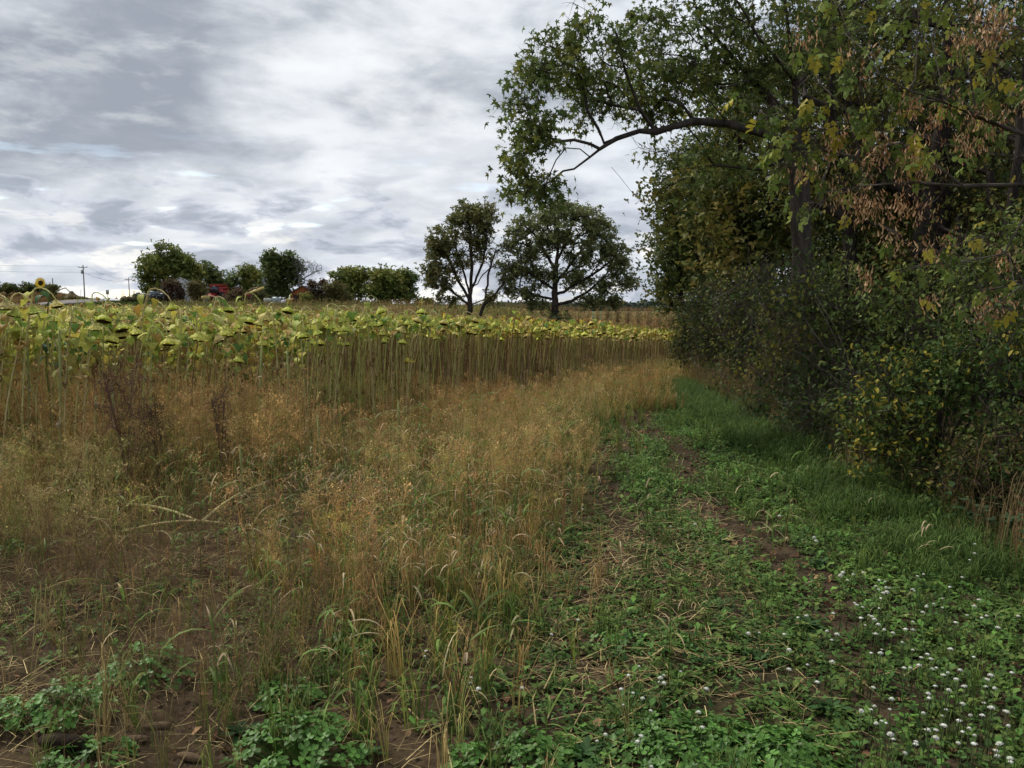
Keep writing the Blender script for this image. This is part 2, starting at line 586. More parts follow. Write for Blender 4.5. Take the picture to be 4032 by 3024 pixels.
def panicle(h, fine=26, cs=TAN, cb=OLV):
    t = T()
    az = U(0, 6.28)
    p, s = blade_path(h, h * U(.1, .35), 4, az, .1)
    t.add(*ribbon(p, np.array([.004, .003, .002, .001]), s, lerp(cb, cs, np.linspace(0, 1, 4))))
    for _ in range(fine):
        k = U(.35, 1.0)
        b = np.array([np.interp(k, np.linspace(0, 1, 4), p[:, i]) for i in range(3)])
        a = U(0, 6.28); L = U(.05, .13) * (1.3 - k * .6)
        e = b + np.array([math.cos(a) * L, math.sin(a) * L, L * U(.1, 1.0)])
        w = .0011
        sd = np.array([-math.sin(a), math.cos(a), 0])
        cc = np.array(cs) * U(.7, 1.3)
        t.add([b - sd * w, b + sd * w, e], [[0, 1, 2]], cc)
        r = .0042 * U(.7, 1.4)
        o_ = rng.normal(size=(3, 3)) * r
        t.add(e + o_, [[0, 1, 2]], cc * U(1.0, 1.5))
        o_ = rng.normal(size=(3, 3)) * r
        t.add((b + e) / 2 + o_ + np.array([0, 0, .008]), [[0, 1, 2]], cc * U(.9, 1.3))
    return t.done()


def millet(h, nleaf=6, dry=.4):
    """coarse grass: upright stem, arching wide leaves with dead curled tips"""
    t = T()
    lean = U(-.12, .12, 2) * h
    tt = np.linspace(0, 1, 5)
    path = np.stack([lean[0] * tt ** 2, lean[1] * tt ** 2, h * tt], 1)
    sc = np.array(GRN) * U(.8, 1.4) if U(0, 1) > dry else np.array(TAN) * U(.6, 1.0)
    for a in (0, 1.57):
        t.add(*ribbon(path, np.array([.007, .006, .005, .004, .002]), (math.cos(a), math.sin(a), 0), np.tile(sc, (5, 1))))
    for i in range(nleaf):
        k = U(.15, .95)
        b = np.array([np.interp(k, tt, path[:, j]) for j in range(3)])
        az = U(0, 6.28); L = U(.16, .34) * (h / .6) ** .5
        n = 7; s = np.linspace(0, 1, n)
        up = U(.5, 1.2); curl = U(.7, 3.0)
        ang = up - curl * s ** 1.4
        dr = np.cumsum(np.cos(ang)) / n * L; dz = np.cumsum(np.sin(ang)) / n * L
        dr -= dr[0]; dz -= dz[0]
        p = b + np.stack([math.cos(az) * dr, math.sin(az) * dr, dz], 1)
        tw = U(-.8, .8) * s
        side = np.stack([-math.sin(az) * np.cos(tw), math.cos(az) * np.cos(tw), np.sin(tw)], 1)
        w = U(.006, .013) * np.sin(np.clip(s * 2.6 + .5, 0, 1.57)) * (1 - s ** 3 * .9)
        if U(0, 1) < dry:
            c = lerp(np.array(PALE) * U(.5, .9), np.array(PALE) * U(.8, 1.2), s)
        else:
            e = U(.55, 1.1)
            g1 = np.array(GRN) * U(.8, 1.6)
            c = np.where((s > e)[:, None], np.array(PALE)[None] * U(.8, 1.1), g1[None] * (1 + .4 * s[:, None]))
        t.add(*ribbon(p, w, side, c))
    return t.done()


def oval(L, w, c, az, el, base, curl=.3, ncol=None):
    """ovate leaf as two folded halves, 8 verts"""
    d = np.array([math.cos(az) * math.cos(el), math.sin(az) * math.cos(el), math.sin(el)])
    s = np.array([-math.sin(az), math.cos(az), 0]); u = np.cross(d, s)
    B = np.array(base, float)
    f = .18 * w
    P = [B, B + d * L * .3 + s * w * .48 + u * -f, B + d * L * .68 + s * w * .38 + u * (-f) - np.array([0, 0, L * curl * .4]),
         B + d * L - np.array([0, 0, L * curl]), B + d * L * .68 - s * w * .38 + u * (-f) - np.array([0, 0, L * curl * .4]),
         B + d * L * .3 - s * w * .48 - u * f, B + d * L * .45 - np.array([0, 0, L * curl * .1])]
    P[1] = B + d * L * .3 + s * w * .48 + np.array([0, 0, f]); P[5] = B + d * L * .3 - s * w * .48 + np.array([0, 0, f])
    return np.array(P), [[0, 6, 2, 1][::-1], [6, 3, 2][::-1], [0, 5, 4, 6][::-1], [6, 4, 3][::-1]], np.asarray(c)


def forb(n, L, h, c):
    t = T()
    for i in range(n):
        az = U(0, 6.28); k = U(.5, 1.2)
        b = (U(-.03, .03), U(-.03, .03), U(0, h))
        t.add(*oval(L * k, L * k * U(.35, .6), np.array(c) * U(.6, 1.5), az, U(.1, 1.0), b, U(0, .5)))
    return t.done()


def rosette(n, L, c):
    t = T()
    for i in range(n):
        az = i * 2.4 + U(-.2, .2); k = U(.7, 1.1)
        el = .25 + .9 * (i / n)
        t.add(*oval(L * k * (1 - .3 * i / n), L * .24 * k, np.array(c) * U(.7, 1.3), az, el, (0, 0, .01), .35))
    return t.done()


def clover(n, R, Hh, c, leaf=.02):
    """dome of trifoliate leaves on thin petioles"""
    t = T(); st = T()
    for i in range(n):
        r = R * math.sqrt(U(0, 1)); a = U(0, 6.28)
        z = Hh * (1 - (r / R) ** 2 * .75) * U(.55, 1.05)
        P = np.array([r * math.cos(a), r * math.sin(a), z])
        st.add(*ribbon([P * np.array([.4, .4, 0]), P * np.array([.8, .8, .6]), P], [.003, .0025, .002], (math.sin(a), -math.cos(a), 0), np.array(c) * .9))
        k = leaf * U(.75, 1.25); cc = np.array(c) * U(.65, 1.5)
        ty, tx = U(-.5, .5) + .5 * math.sin(a) * r / R, U(-.5, .5) + .5 * math.cos(a) * r / R
        a0 = U(0, 6.28)
        for j in range(3):
            q = a0 + j * 2.094
            pts = [(0, 0)] + [(k * (.62 + .42 * math.cos(w)), k * .46 * math.sin(w)) for w in (-2.4, -1.3, -.45, .45, 1.3, 2.4)]
            V = []
            for (px_, py_) in pts:
                X = px_ * math.cos(q) - py_ * math.sin(q); Y = px_ * math.sin(q) + py_ * math.cos(q)
                V.append(P + np.array([X, Y, -tx * X - ty * Y + .25 * abs(py_)]))
            V.append(P + np.array([k * .55 * math.cos(q), k * .55 * math.sin(q), -tx * k * .55 * math.cos(q) - ty * k * .55 * math.sin(q) - .002]))
            t.add(V, [[0, 1, 2, 7], [2, 3, 7], [3, 4, 7], [4, 5, 7], [5, 6, 0, 7]], cc)
    return t.done(), st.done()


def deadleaf(c):
    t = T()
    for _ in range(1):
        L = 1.0
        P = np.array([[0, 0, 0], [.35, .35, .25], [.9, .3, .1], [1.0, 0, .3], [.8, -.35, .22], [.3, -.3, .05], [.5, 0, -.02]]) * L
        P[:, 2] += U(-.05, .15, 7)
        t.add(P, [[0, 6, 2, 1], [6, 3, 2], [0, 5, 4, 6], [6, 4, 3]], np.asarray(c))
    return t.done()


def scatter(D0, D1, dens, cond=None, side=.74):
    ymid = np.linspace(D0, D1, 40)
    wid = side * ymid + 1.7
    A = np.trapezoid(2 * wid, ymid) if hasattr(np, 'trapezoid') else np.trapz(2 * wid, ymid)
    n = int(A * dens)
    wmax = side * D1 + 1.7
    k = int(n * (2 * wmax * (D1 - D0)) / A)
    y = rng.uniform(D0, D1, k); x = rng.uniform(-wmax, wmax, k)
    ok = np.abs(x) < side * y + 1.7
    x, y = x[ok], y[ok]
    if cond is not None:
        p = cond(x, y); ok = rng.rand(len(x)) < p
        x, y = x[ok], y[ok]
    return x, y


def place(g, temps, x, y, hs, hvar=.25, tint=.25, lift=0.0, cf=None, wx=1.0):
    """instances with random template, yaw, scale, brightness"""
    if len(x) == 0:
        return
    idx = rng.randint(0, len(temps), len(x))
    z = ground_z(x, y) + lift
    for i, t in enumerate(temps):
        k = idx == i
        n = k.sum()
        if n == 0:
            continue
        s = (hs if np.isscalar(hs) else hs[k]) * rng.uniform(1 - hvar, 1 + hvar, n)
        S = np.stack([s * wx, s * wx, s], 1)
        C = rng.uniform(1 - tint, 1 + tint, (n, 1)) * (1 + rng.uniform(-.08, .08, (n, 3)))
        if cf is not None:
            C = C * cf(x[k], y[k])
        tl = rng.normal(0, .12, n)
        g.inst(t, np.stack([x[k], y[k], z[k]], 1), rot(rng.uniform(0, 6.28, n), tl), S, C)


# ---- zone probabilities
def in_weeds(x, y):
    a = sstep(.35, -.35, x - edge_weeds(y) + (.6 + 1.8 * sstep(7, 12, y)) * (fbm(x, y, 1.0, 8) - .5) - .25 * sstep(9, 14, y))
    near = .20 + .80 * sstep(3.9, 6.0, y + .9 * (x > -.9) * (x < 1.0) + 1.6 * (fbm(x, y, .8, 9) - .5))
    gap = np.exp(-((x + 2.25) / .7) ** 2 - ((y - 5.6) / .65) ** 2)
    return a * near * (1 - .93 * np.clip(gap * 1.6, 0, 1))


def in_field(x, y):
    return sstep(-.3, .6, y - field_front(x))


def in_green(x, y):
    return sstep(-.3, .35, x - edge_weeds(y) + (.6 + 1.6 * sstep(7, 12, y)) * (fbm(x, y, 1.0, 8) - .5)) * sstep(.7, -.3, x - edge_trees(y))


def on_track(x, y):
    a = np.exp(-((x - (edge_trees(y) - 1.9) - .12 * np.sin(y * 1.3 + 2)) / .22) ** 2)
    b = np.exp(-((x - edge_weeds(y) - .32 - .12 * np.sin(y * 1.3)) / .2) ** 2)
    return np.clip(a + b, 0, 1) * (.45 + .55 * sstep(4.0, 5.2, y)) * sstep(.30, .52, fbm(x, y, .9, 15) + .12)


def lush(x, y):
    """rank grass by the foot of the trees"""
    d = edge_trees(y) - x
    return sstep(1.35, .7, d + .5 * (fbm(x, y, 1.0, 30) - .5)) * sstep(-.6, -.1, d + .3) * sstep(3.6, 5.2, y)


# ------------------------------------------------------------------ tall dry weeds (stuff)
pan_t = [panicle(U(.55, .85), 26, np.array(TAN) * k, OLV) for k in (.75, .9, 1.05, .8)] + [panicle(U(.5, .8), 26, np.array(OLV) * k, OLV) for k in (1.2, 1.6)]
pan_r = [panicle(U(.5, .8), 24, (.27, .155, .075), RED) for _ in range(2)]
pan_far = [panicle(U(.55, .85), 9, np.array(c_), OLV) for c_ in ((.36, .29, .14), (.30, .28, .11), (.40, .33, .16), (.22, .24, .08))]
mil_t = [millet(U(.4, .75), 6, k) for k in (.1, .2, .35, .1, .4, .15, .25, .5)]
tuft_t = [tuft(11, .5, .0045, .7, BRN, TAN) for _ in range(2)] + [tuft(11, .45, .005, .8, GRN, OLV) for _ in range(4)] + [tuft(10, .45, .005, .8, OLV, TAN) for _ in range(3)]
tuft_dry = [tuft(12, .4, .004, .7, BRN, TAN, droop=(0, .9)) for _ in range(4)]

def fade(x, y):
    b = .62 + .95 * fbm(x, y, .55, 40)
    w = sstep(.35, .65, fbm(x, y, .42, 41))[:, None]      # warm patches against olive ones
    return b[:, None] * (np.array([[.92, .97, .85]]) * (1 - w) + np.array([[1.14, .95, .82]]) * w)


g = Geo()
short = lambda x, y: sstep(np.where(x < -2.2, 5.0, 1.6), -1.2, y - field_front(x) + 2.0 * (fbm(x, y, .7, 43) - .5) * 2) * .8 + .2
low_ = lambda x, y: np.where(y > 7, 1 - .42 * sstep(3.5, .3, np.abs(y - field_front(x) + 1.2 * (fbm(x, y, .6, 44) - .5) * 2)) * (y < 22) * sstep(-4.6, -2.6, x - .12 * y + 1), 1.0)
x, y = scatter(3.9, 9, 165, lambda x, y: in_weeds(x, y) * short(x, y) * sstep(.38, .58, fbm(x, y, .9, 50)))
place(g, pan_t + pan_r[:1], x, y, .8 * low_(x, y), .3, .3, cf=fade)
x, y = scatter(9, 17, 55, lambda x, y: in_weeds(x, y) * short(x, y))
place(g, pan_t + pan_r, x, y, .85 * low_(x, y), .3, .3, cf=fade)
x, y = scatter(17, 44, 22, lambda x, y: in_weeds(x, y) * (y < field_front(x) + 2) * (x < edge_trees(y) - .2))
place(g, pan_far, x, y, .72, .3, .3, cf=fade, wx=1.7)
x, y = scatter(6.3, 9.6, 75, lambda x, y: (x < -1.4 - .35 * (y - 6.3)) * sstep(.36, .54, fbm(x, y, .8, 55)))
place(g, pan_t + pan_t[:3] + pan_r[:1], x, y, 1.08, .25, .3, cf=fade)
x, y = scatter(2.7, 5.6, 150, lambda x, y: sstep(-.75, -1.3, x + .8 * (fbm(x, y, 1.1, 52) - .5)) * sstep(.40, .6, fbm(x, y, .8, 53)))
place(g, [panicle(U(.4, .6), 30, (.15, .10, .055), (.13, .10, .05)) for _ in range(4)], x, y, .62, .3, .3)
o = g.build('panicle_grass', M_dry)
tag(o, 'hazy brown seeding grass in front of the sunflower stalks', 'grass', kind='stuff')

g = Geo()
x, y = scatter(2.9, 8, 58, lambda x, y: (in_weeds(x, y) * .9 + .05) * sstep(.3, .6, fbm(x, y, .9, 60)) * short(x, y))
place(g, mil_t, x, y, .82, .3, .25)
x, y = scatter(8, 16, 24, lambda x, y: in_weeds(x, y) * short(x, y))
place(g, mil_t, x, y, .9 * low_(x, y), .3, .25)
x, y = scatter(16, 34, 5, lambda x, y: in_weeds(x, y) * (y < field_front(x) + 1) * (x < edge_trees(y)))
place(g, mil_t, x, y, 1.0, .3, .25)
o = g.build('coarse_grass', M_leaf)
tag(o, 'coarse green grass with pale curled dead leaf tips', 'grass', kind='stuff')

g = Geo()
x, y = scatter(2.6, 8, 95, lambda x, y: (in_weeds(x, y) + .10 * (x < .6)) * sstep(.3, .55, fbm(x, y, 1.1, 70)))
place(g, tuft_t + tuft_dry, x, y, .62, .4, .3, cf=fade)
x, y = scatter(8, 18, 60, lambda x, y: in_weeds(x, y) * (1 - .5 * in_field(x, y)))
place(g, tuft_t + tuft_dry, x, y, .85 * low_(x, y), .35, .3, cf=fade)
x, y = scatter(18, 46, 24, lambda x, y: in_weeds(x, y) * (y < field_front(x) + 3) * (x < edge_trees(y)))
place(g, tuft_t, x, y, .85, .3, .3, cf=fade, wx=1.8)
o = g.build('dry_grass', M_dry)
tag(o, 'dry tan and olive grass tufts covering the field margin', 'grass', kind='stuff')

# ------------------------------------------------------------------ green ground cover (stuff)
forb_t = [forb(9, .045, .05, (.10, .19, .04)), forb(8, .05, .04, (.105, .175, .04)), forb(10, .04, .07, (.075, .14, .035)),
          forb(7, .055, .05, (.10, .145, .035)), forb(9, .05, .08, (.055, .115, .03))]
lush_t = [tuft(12, .26, .0065, 1.0, (.045, .08, .018), (.10, .16, .04), 5, (.1, .8)) for _ in range(4)]
gr_t = [tuft(10, .15, .0042, 1.0, (.06, .095, .022), (.13, .18, .04), 4, (.1, .7)) for _ in range(3)]
g = Geo()
cv = lambda x, y: np.ones((len(x), 3)) * (.7 + .6 * fbm(x, y, 1.3, 80))[:, None]
x, y = scatter(2.6, 7, 480, lambda x, y: np.clip(in_green(x, y) * (1 - .93 * on_track(x, y)) * (.35 + .65 * sstep(.34, .5, fbm(x, y, 1.6, 81))) *
               (1 - .25 * lush(x, y)), 0, 1))
place(g, forb_t, x, y, .85, .35, .3, cf=cv)
x, y = scatter(2.6, 6.5, 110, lambda x, y: (1 - in_green(x, y)) * (x < edge_trees(y)) * sstep(.47, .62, fbm(x, y, 1.1, 82)))
place(g, forb_t, x, y, .75, .35, .3, cf=cv)
x, y = scatter(7, 15, 260, lambda x, y: in_green(x, y) * (1 - .95 * on_track(x, y)))
place(g, forb_t, x, y, 1.0, .35, .3, cf=cv)
x, y = scatter(14, 30, 60, lambda x, y: in_green(x, y))
place(g, forb_t, x, y, 1.5, .35, .3, cf=cv)
x, y = scatter(4, 16, 14, lambda x, y: in_weeds(x, y))
place(g, forb_t, x, y, 1.0, .35, .3, cf=cv)
o = g.build('low_weeds', M_leaf)
tag(o, 'low green broadleaf weeds carpeting the track', 'ground cover', kind='stuff')

g = Geo()
x, y = scatter(3.4, 9, 270, lambda x, y: lush(x, y) * (.3 + .7 * sstep(.35, .55, fbm(x, y, 1.3, 85))))
place(g, lush_t, x, y, np.where(y < 6, .5, .66) + .5 * (fbm(x, y, 1.1, 86) - .5), .4, .35, cf=cv)
x, y = scatter(9, 24, 190, lambda x, y: lush(x, y))
place(g, lush_t, x, y, .85, .3, .25, cf=cv)
x, y = scatter(2.6, 10, 75, lambda x, y: in_green(x, y) * (1 - .97 * on_track(x, y)) * (.35 + .65 * sstep(.45, .6, fbm(x, y, .9, 90))))
place(g, gr_t, x, y, .75, .4, .3, cf=cv)
x, y = scatter(2.6, 5, 28, lambda x, y: (1 - in_green(x, y)) * sstep(.4, .6, fbm(x, y, .9, 91)) * (x > -1.2) * (x < 3))
place(g, gr_t, x, y, 1.2, .4, .3, cf=cv)
x, y = scatter(10, 30, 60, lambda x, y: in_green(x, y) * (1 - .9 * on_track(x, y)))
place(g, gr_t, x, y, .95, .4, .3, cf=cv)
o = g.build('green_grass', M_leaf)
tag(o, 'rank green grass along the foot of the trees', 'grass', kind='stuff')

# straw, dead leaves and debris lying on the ground (stuff)
g = Geo()
dl = [deadleaf((.24, .13, .07)), deadleaf((.17, .09, .05)), deadleaf((.30, .19, .10)), deadleaf((.12, .07, .045))]
for (a, b, dn) in ((2.5, 6, 170), (6, 18, 110)):
    x, y = scatter(a, b, dn, lambda x, y: np.clip(on_track(x, y) * 1.0 + .15, 0, 1) * (x < edge_trees(y) + 1.5))
    n = len(x); idx = rng.randint(0, 4, n)
    for i in range(4):
        k = idx == i; m_ = k.sum()
        s = rng.uniform(.018, .05, m_)
        g.inst(dl[i], np.stack([x[k], y[k], ground_z(x[k], y[k]) + .012], 1), rot(rng.uniform(0, 6.28, m_), rng.normal(0, .35, m_), rng.normal(0, .35, m_)),
               np.stack([s, s, s], 1), rng.uniform(.6, 1.4, (m_, 1)) * np.ones((1, 3)))
straw = []
for _ in range(6):
    L = 1.0; b = U(-.25, .25)
    p = np.array([[0, 0, 0], [.35, b * .5, .03], [.7, b, .05], [1, b * .6, .02]])
    straw.append(T(*ribbon(p, [.013, .012, .01, .004], (0, 1, .2), np.array(TAN) * U(.6, 1.2))).done())
x, y = scatter(2.5, 7, 430, lambda x, y: (x < edge_weeds(y) + 1.2) * (.25 + .75 * sstep(.42, .62, fbm(x, y, 1.0, 100))) + 2 * np.exp(-((x - .62) / .45) ** 2 - ((y - 3.75) / .45) ** 2))
n = len(x); idx = rng.randint(0, 6, n)
for i in range(6):
    k = idx == i; m_ = k.sum(); s = rng.uniform(.05, .26, m_)
    ws = rng.uniform(.12, .42, m_)
    g.inst(straw[i], np.stack([x[k], y[k], ground_z(x[k], y[k]) + rng.uniform(.004, .05, m_)], 1), rot(rng.uniform(0, 6.28, m_), rng.normal(0, .12, m_), rng.normal(0, .14, m_)),
           np.stack([s, ws, s], 1), rng.uniform(.45, 1.35, (m_, 1)) * np.ones((1, 3)))
# crumbs of soil
cr = T(np.array([[1, 0, 0], [-.5, .8, 0], [-.6, -.7, .1], [0, 0, .9]]), [[0, 1, 3], [1, 2, 3], [2, 0, 3]], (.058, .040, .027)).done()
x, y = scatter(2.5, 7, 900, lambda x, y: .9 * sstep(.3, .6, fbm(x, y, 1.5, 140)) + .1)
n = len(x); s = rng.uniform(.003, .011, n) * (1 + 2.0 * (rng.rand(n) > .86))
g.inst(cr, np.stack([x, y, ground_z(x, y)], 1), rot(rng.uniform(0, 6.28, n)), np.stack([s, s * .8, s * .7], 1), rng.uniform(.5, 1.6, (n, 1)) * np.ones((1, 3)))
o = g.build('leaf_litter', M_grit)
tag(o, 'dead leaves, straw and crumbs of soil on the ground', 'leaf litter', kind='stuff')

exec_later = []

# ------------------------------------------------------------------ tubes and trees
def tube(path, radii, sides, cols):
    path = np.asarray(path, float); n = len(path)
    radii = np.asarray(radii, float) * np.ones(n)
    tg = np.gradient(path, axis=0); tg /= np.linalg.norm(tg, axis=1)[:, None] + 1e-9
    ref = np.array([.92, .13, -.35]) if abs(tg[:, 0]).mean() < .8 else np.array([0, .3, .95])
    u = np.cross(tg, ref); u /= np.linalg.norm(u, axis=1)[:, None] + 1e-9
    w = np.cross(tg, u)
    a = np.arange(sides) * 2 * math.pi / sides
    v = path[:, None] + radii[:, None, None] * (u[:, None] * np.cos(a)[None, :, None] + w[:, None] * np.sin(a)[None, :, None])
    f = []
    for i in range(n - 1):
        for j in range(sides):
            k = (j + 1) % sides
            f.append([i * sides + j, i * sides + k, (i + 1) * sides + k, (i + 1) * sides + j])
    f.append(list(range(sides))[::-1]); f.append([(n - 1) * sides + j for j in range(sides)])
    c = np.asarray(cols, float)
    c = np.repeat(c, sides, 0) if c.ndim == 2 else np.tile(c, (n * sides, 1))
    return v.reshape(-1, 3), f, c


class Tree:
    def __init__(self, nodes, r):
        """nodes: list of chains; each chain is a list of points, the first chain starts at the foot"""
        self.r = r
        self.pos, self.par, self.dist = [], [], []
        for ch in nodes:
            prev = -1
            if self.pos:
                P = np.array(self.pos); prev = int(np.argmin(np.linalg.norm(P - np.array(ch[0]), axis=1)))
                ch = ch[1:]
            for q in ch:
                q = np.array(q, float)
                a = self.pos[prev] if prev >= 0 else None
                if a is not None:
                    L = np.linalg.norm(q - a); m = max(1, int(L / .35)) if L < 30 else 1
                    m = min(m, 8)
                    for i in range(1, m + 1):
                        p = a + (q - a) * i / m + (rng.normal(0, .015 * L, 3) if i < m else 0)
                        self._add(p, prev); prev = len(self.pos) - 1
                else:
                    self._add(q, -1); prev = 0
        self.nstruct = len(self.pos)
        self.tips = []

    def _add(self, p, par):
        self.pos.append(p); self.par.append(par)
        self.dist.append(0 if par < 0 else self.dist[par] + np.linalg.norm(p - self.pos[par]))

    def grow(self, A, step=.5, wpath=.35, bow=.12, jit=.05, minz=None):
        A = np.asarray(A); root = np.array(self.pos[0])
        cap = len(self.pos) + len(A) * 12 + 100
        P = np.zeros((cap, 3)); D = np.full(cap, 1e9); n = len(self.pos)
        P[:n] = self.pos; D[:n] = self.dist
        if minz is not None:
            bad = P[:n, 2] < minz
            D[:n][bad] += 1e6
        base = P[:n].copy()
        dmin = np.array([np.min(np.linalg.norm(base - a, axis=1)) for a in A])
        for i in np.argsort(dmin):
            a = A[i]
            d = np.linalg.norm(P[:n] - a, axis=1)
            k = int(np.argmin(d + wpath * np.minimum(D[:n], 1e5) + (D[:n] > 1e5) * 1e6))
            L = d[k]
            m = int(min(10, max(1, round(L / step))))
            b = np.array([0, 0, bow * L * rng.uniform(.3, 1.5)]) + rng.normal(0, .06 * L, 3)
            prev = k; s0 = P[k].copy()
            if n + m >= cap:
                break
            for j in range(1, m + 1):
                t = j / m
                p = s0 + (a - s0) * t + b * math.sin(math.pi * t) + (rng.normal(0, jit * L / m, 3) if j < m else 0)
                P[n] = p; D[n] = (D[prev] if D[prev] < 1e5 else D[prev] - 1e6) + L / m
                self.pos.append(p); self.par.append(prev); self.dist.append(D[n])
                prev = n; n += 1
            self.tips.append(prev)

    def wood(self, g, rtip=.006, rbase=None, col=(.055, .042, .033), sides=5, rmin=.002, thick_sides=9):
        P = np.array(self.pos); par = np.array(self.par); n = len(P)
        cnt = np.zeros(n)
        cnt[self.tips] += 1
        haschild = np.zeros(n, bool); haschild[par[par >= 0]] = True
        cnt[~haschild] = np.maximum(cnt[~haschild], 1)
        for i in range(n - 1, 0, -1):
            cnt[par[i]] += cnt[i]
        rb = rbase or self.r
        e = math.log(max(rb / rtip, 1.5)) / math.log(max(cnt[0], 3))
        R = np.maximum(rmin, rtip * cnt ** e)
        # flare at the foot
        foot = P[0]
        R = R * (1 + .45 * np.exp(-np.maximum(0, P[:, 2] - foot[2]) / (rb * 1.6)) * (np.linalg.norm(P[:, :2] - foot[:2], axis=1) < rb * 3))
        if getattr(self, 'thin', None):
            R = R * self.thin(P)
        self.R = R
        main = np.full(n, -1)
        for i in range(1, n):
            p = par[i]
            if main[p] < 0 or cnt[i] > cnt[main[p]]:
                main[p] = i
        din = np.zeros((n, 3)); din[1:] = P[1:] - P[par[1:]]
        din[0] = (0, 0, 1)
        din /= np.linalg.norm(din, axis=1)[:, None] + 1e-9
        tg = din.copy()
        hm = main >= 0
        tg[hm] = din[hm] + din[main[hm]]
        tg /= np.linalg.norm(tg, axis=1)[:, None] + 1e-9
        idx = np.arange(1, n); p = par[idx]
        ismain = main[p] == idx
        t0 = np.where(ismain[:, None], tg[p], din[idx]); t1 = tg[idx]
        r0 = np.where(ismain, R[p], np.minimum(R[p] * .8, R[idx] * 1.15)); r1 = R[idx]
        big = np.maximum(r0, r1) > .05 * (1 if sides > 3 else 3)
        for sel, sd in ((big, thick_sides), (~big, sides)):
            if not sel.any():
                continue
            a = np.arange(sd) * 2 * math.pi / sd
            def ring(c, t, r):
                ref = np.array([.92, .15, -.3])
                u = np.cross(t, ref); u /= np.linalg.norm(u, axis=1)[:, None] + 1e-9
                w = np.cross(t, u)
                return c[:, None] + r[:, None, None] * (u[:, None] * np.cos(a)[None, :, None] + w[:, None] * np.sin(a)[None, :, None])
            A_ = ring(P[p[sel]], t0[sel], r0[sel]); B_ = ring(P[idx[sel]], t1[sel], r1[sel])
            v = np.concatenate([A_, B_], 1)
            m = len(v)
            lp = np.array([[j, (j + 1) % sd, sd + (j + 1) % sd, sd + j] for j in range(sd)]).ravel()
            loops = (lp[None] + (np.arange(m) * 2 * sd)[:, None]).ravel()
            kc = np.repeat(rng.uniform(.75, 1.3, m), 2 * sd)[:, None] * np.asarray(col)[None]
            g.raw(v.reshape(-1, 3), loops, np.full(m * sd, 4), kc)

    def twigs(self, g, per, L, r=.002, col=(.07, .055, .042), up=.2):
        """fine twigs fanning from every tip; returns their end points"""
        P = np.array(self.pos)[self.tips]
        P = np.repeat(P, per, 0); n = len(P)
        d = rng.normal(size=(n, 3)); d[:, 2] += up; d /= np.linalg.norm(d, axis=1)[:, None]
        E = P + d * L * rng.uniform(.4, 1.2, (n, 1))
        M_ = (P + E) / 2 + rng.normal(0, .08 * L, (n, 3))
        s = np.cross(d, rng.normal(size=(n, 3))); s /= np.linalg.norm(s, axis=1)[:, None] + 1e-9
        s2 = np.cross(d, s)
        v = np.stack([P + s * r, P - s * r, M_ - s * r * .8, M_ + s * r * .8, E + s * r * .4, E - s * r * .4], 1)
        v2 = np.stack([P + s2 * r, P - s2 * r, M_ - s2 * r * .8, M_ + s2 * r * .8, E + s2 * r * .4, E - s2 * r * .4], 1)
        lp = np.array([0, 1, 2, 3, 3, 2, 5, 4])
        for vv in (v, v2):
            g.raw(vv.reshape(-1, 3), (lp[None] + (np.arange(n) * 6)[:, None]).ravel(), np.full(2 * n, 4), np.tile(col, (n * 6, 1)) * 1.0)
        return M_, E


def ell(c, r, n, hollow=.5):
    d = rng.normal(size=(n, 3)); d /= np.linalg.norm(d, axis=1)[:, None]
    return np.asarray(c)[None] + d * np.asarray(r)[None] * (rng.uniform(0, 1, (n, 1)) ** hollow)


def pblob(px, py, D, rx, ry, rd, n, hollow=.45):
    """clump given by where it shows and how far away it is; radii rx, ry in pixels, rd in metres"""
    k = D / FPX
    return ell(pt(px, py, D), (rx * k, rd, ry * k), n, hollow)


leaf2 = T(np.array([[0, 0, 0], [.27, .33, .05], [.2, .72, 0], [0, 1, -.12], [-.2, .72, 0], [-.27, .33, .05]]),
          [[0, 1, 2, 3], [0, 3, 4, 5]], (1, 1, 1)).done()
clump4 = T()
for _k in range(3):
    a_ = _k * 2.1
    c_, s_ = math.cos(a_), math.sin(a_)
    base_ = np.array([[0, 0, 0], [.35, .3, .1], [.25, .8, -.05], [0, 1, -.1], [-.3, .7, .08], [-.3, .25, 0]])
    base_ = base_ @ np.array([[c_, -s_, .2], [s_, c_, .1], [-.2, .1, 1]]).T
    clump4.add(base_, [[0, 1, 2, 3], [0, 3, 4, 5]], (1, 1, 1))
clump4.done()
_mp = []
for k_, (a, r) in enumerate([(-90, .0), (-62, .33), (-25, .62), (-8, .34), (18, .8), (48, .36), (90, 1.0), (132, .36), (162, .8), (188, .34), (205, .62), (242, .33)]):
    _mp.append((r * math.cos(math.radians(a)), r * math.sin(math.radians(a)) + .25, -.22 * r * r if k_ % 2 == 0 else .03))
maple = T(np.array(_mp + [(0, .3, .05)]), [[12, i, i + 1] for i in range(0, 11)] + [[12, 11, 0]], (1, 1, 1)).done()
_cl = T()   # compound box elder leaf: three to five leaflets
for (a, L, off) in ((0, 1.0, .45), (1.0, .8, .35), (-1.0, .8, .35), (1.25, .7, .05), (-1.25, .7, .05)):
    v, f, c = oval(L * .62, .32, (1, 1, 1), math.pi / 2 - a, -.25, (0, off, -.05 * off), .25)
    _cl.add(v, f, c)
boxleaf = _cl.done()


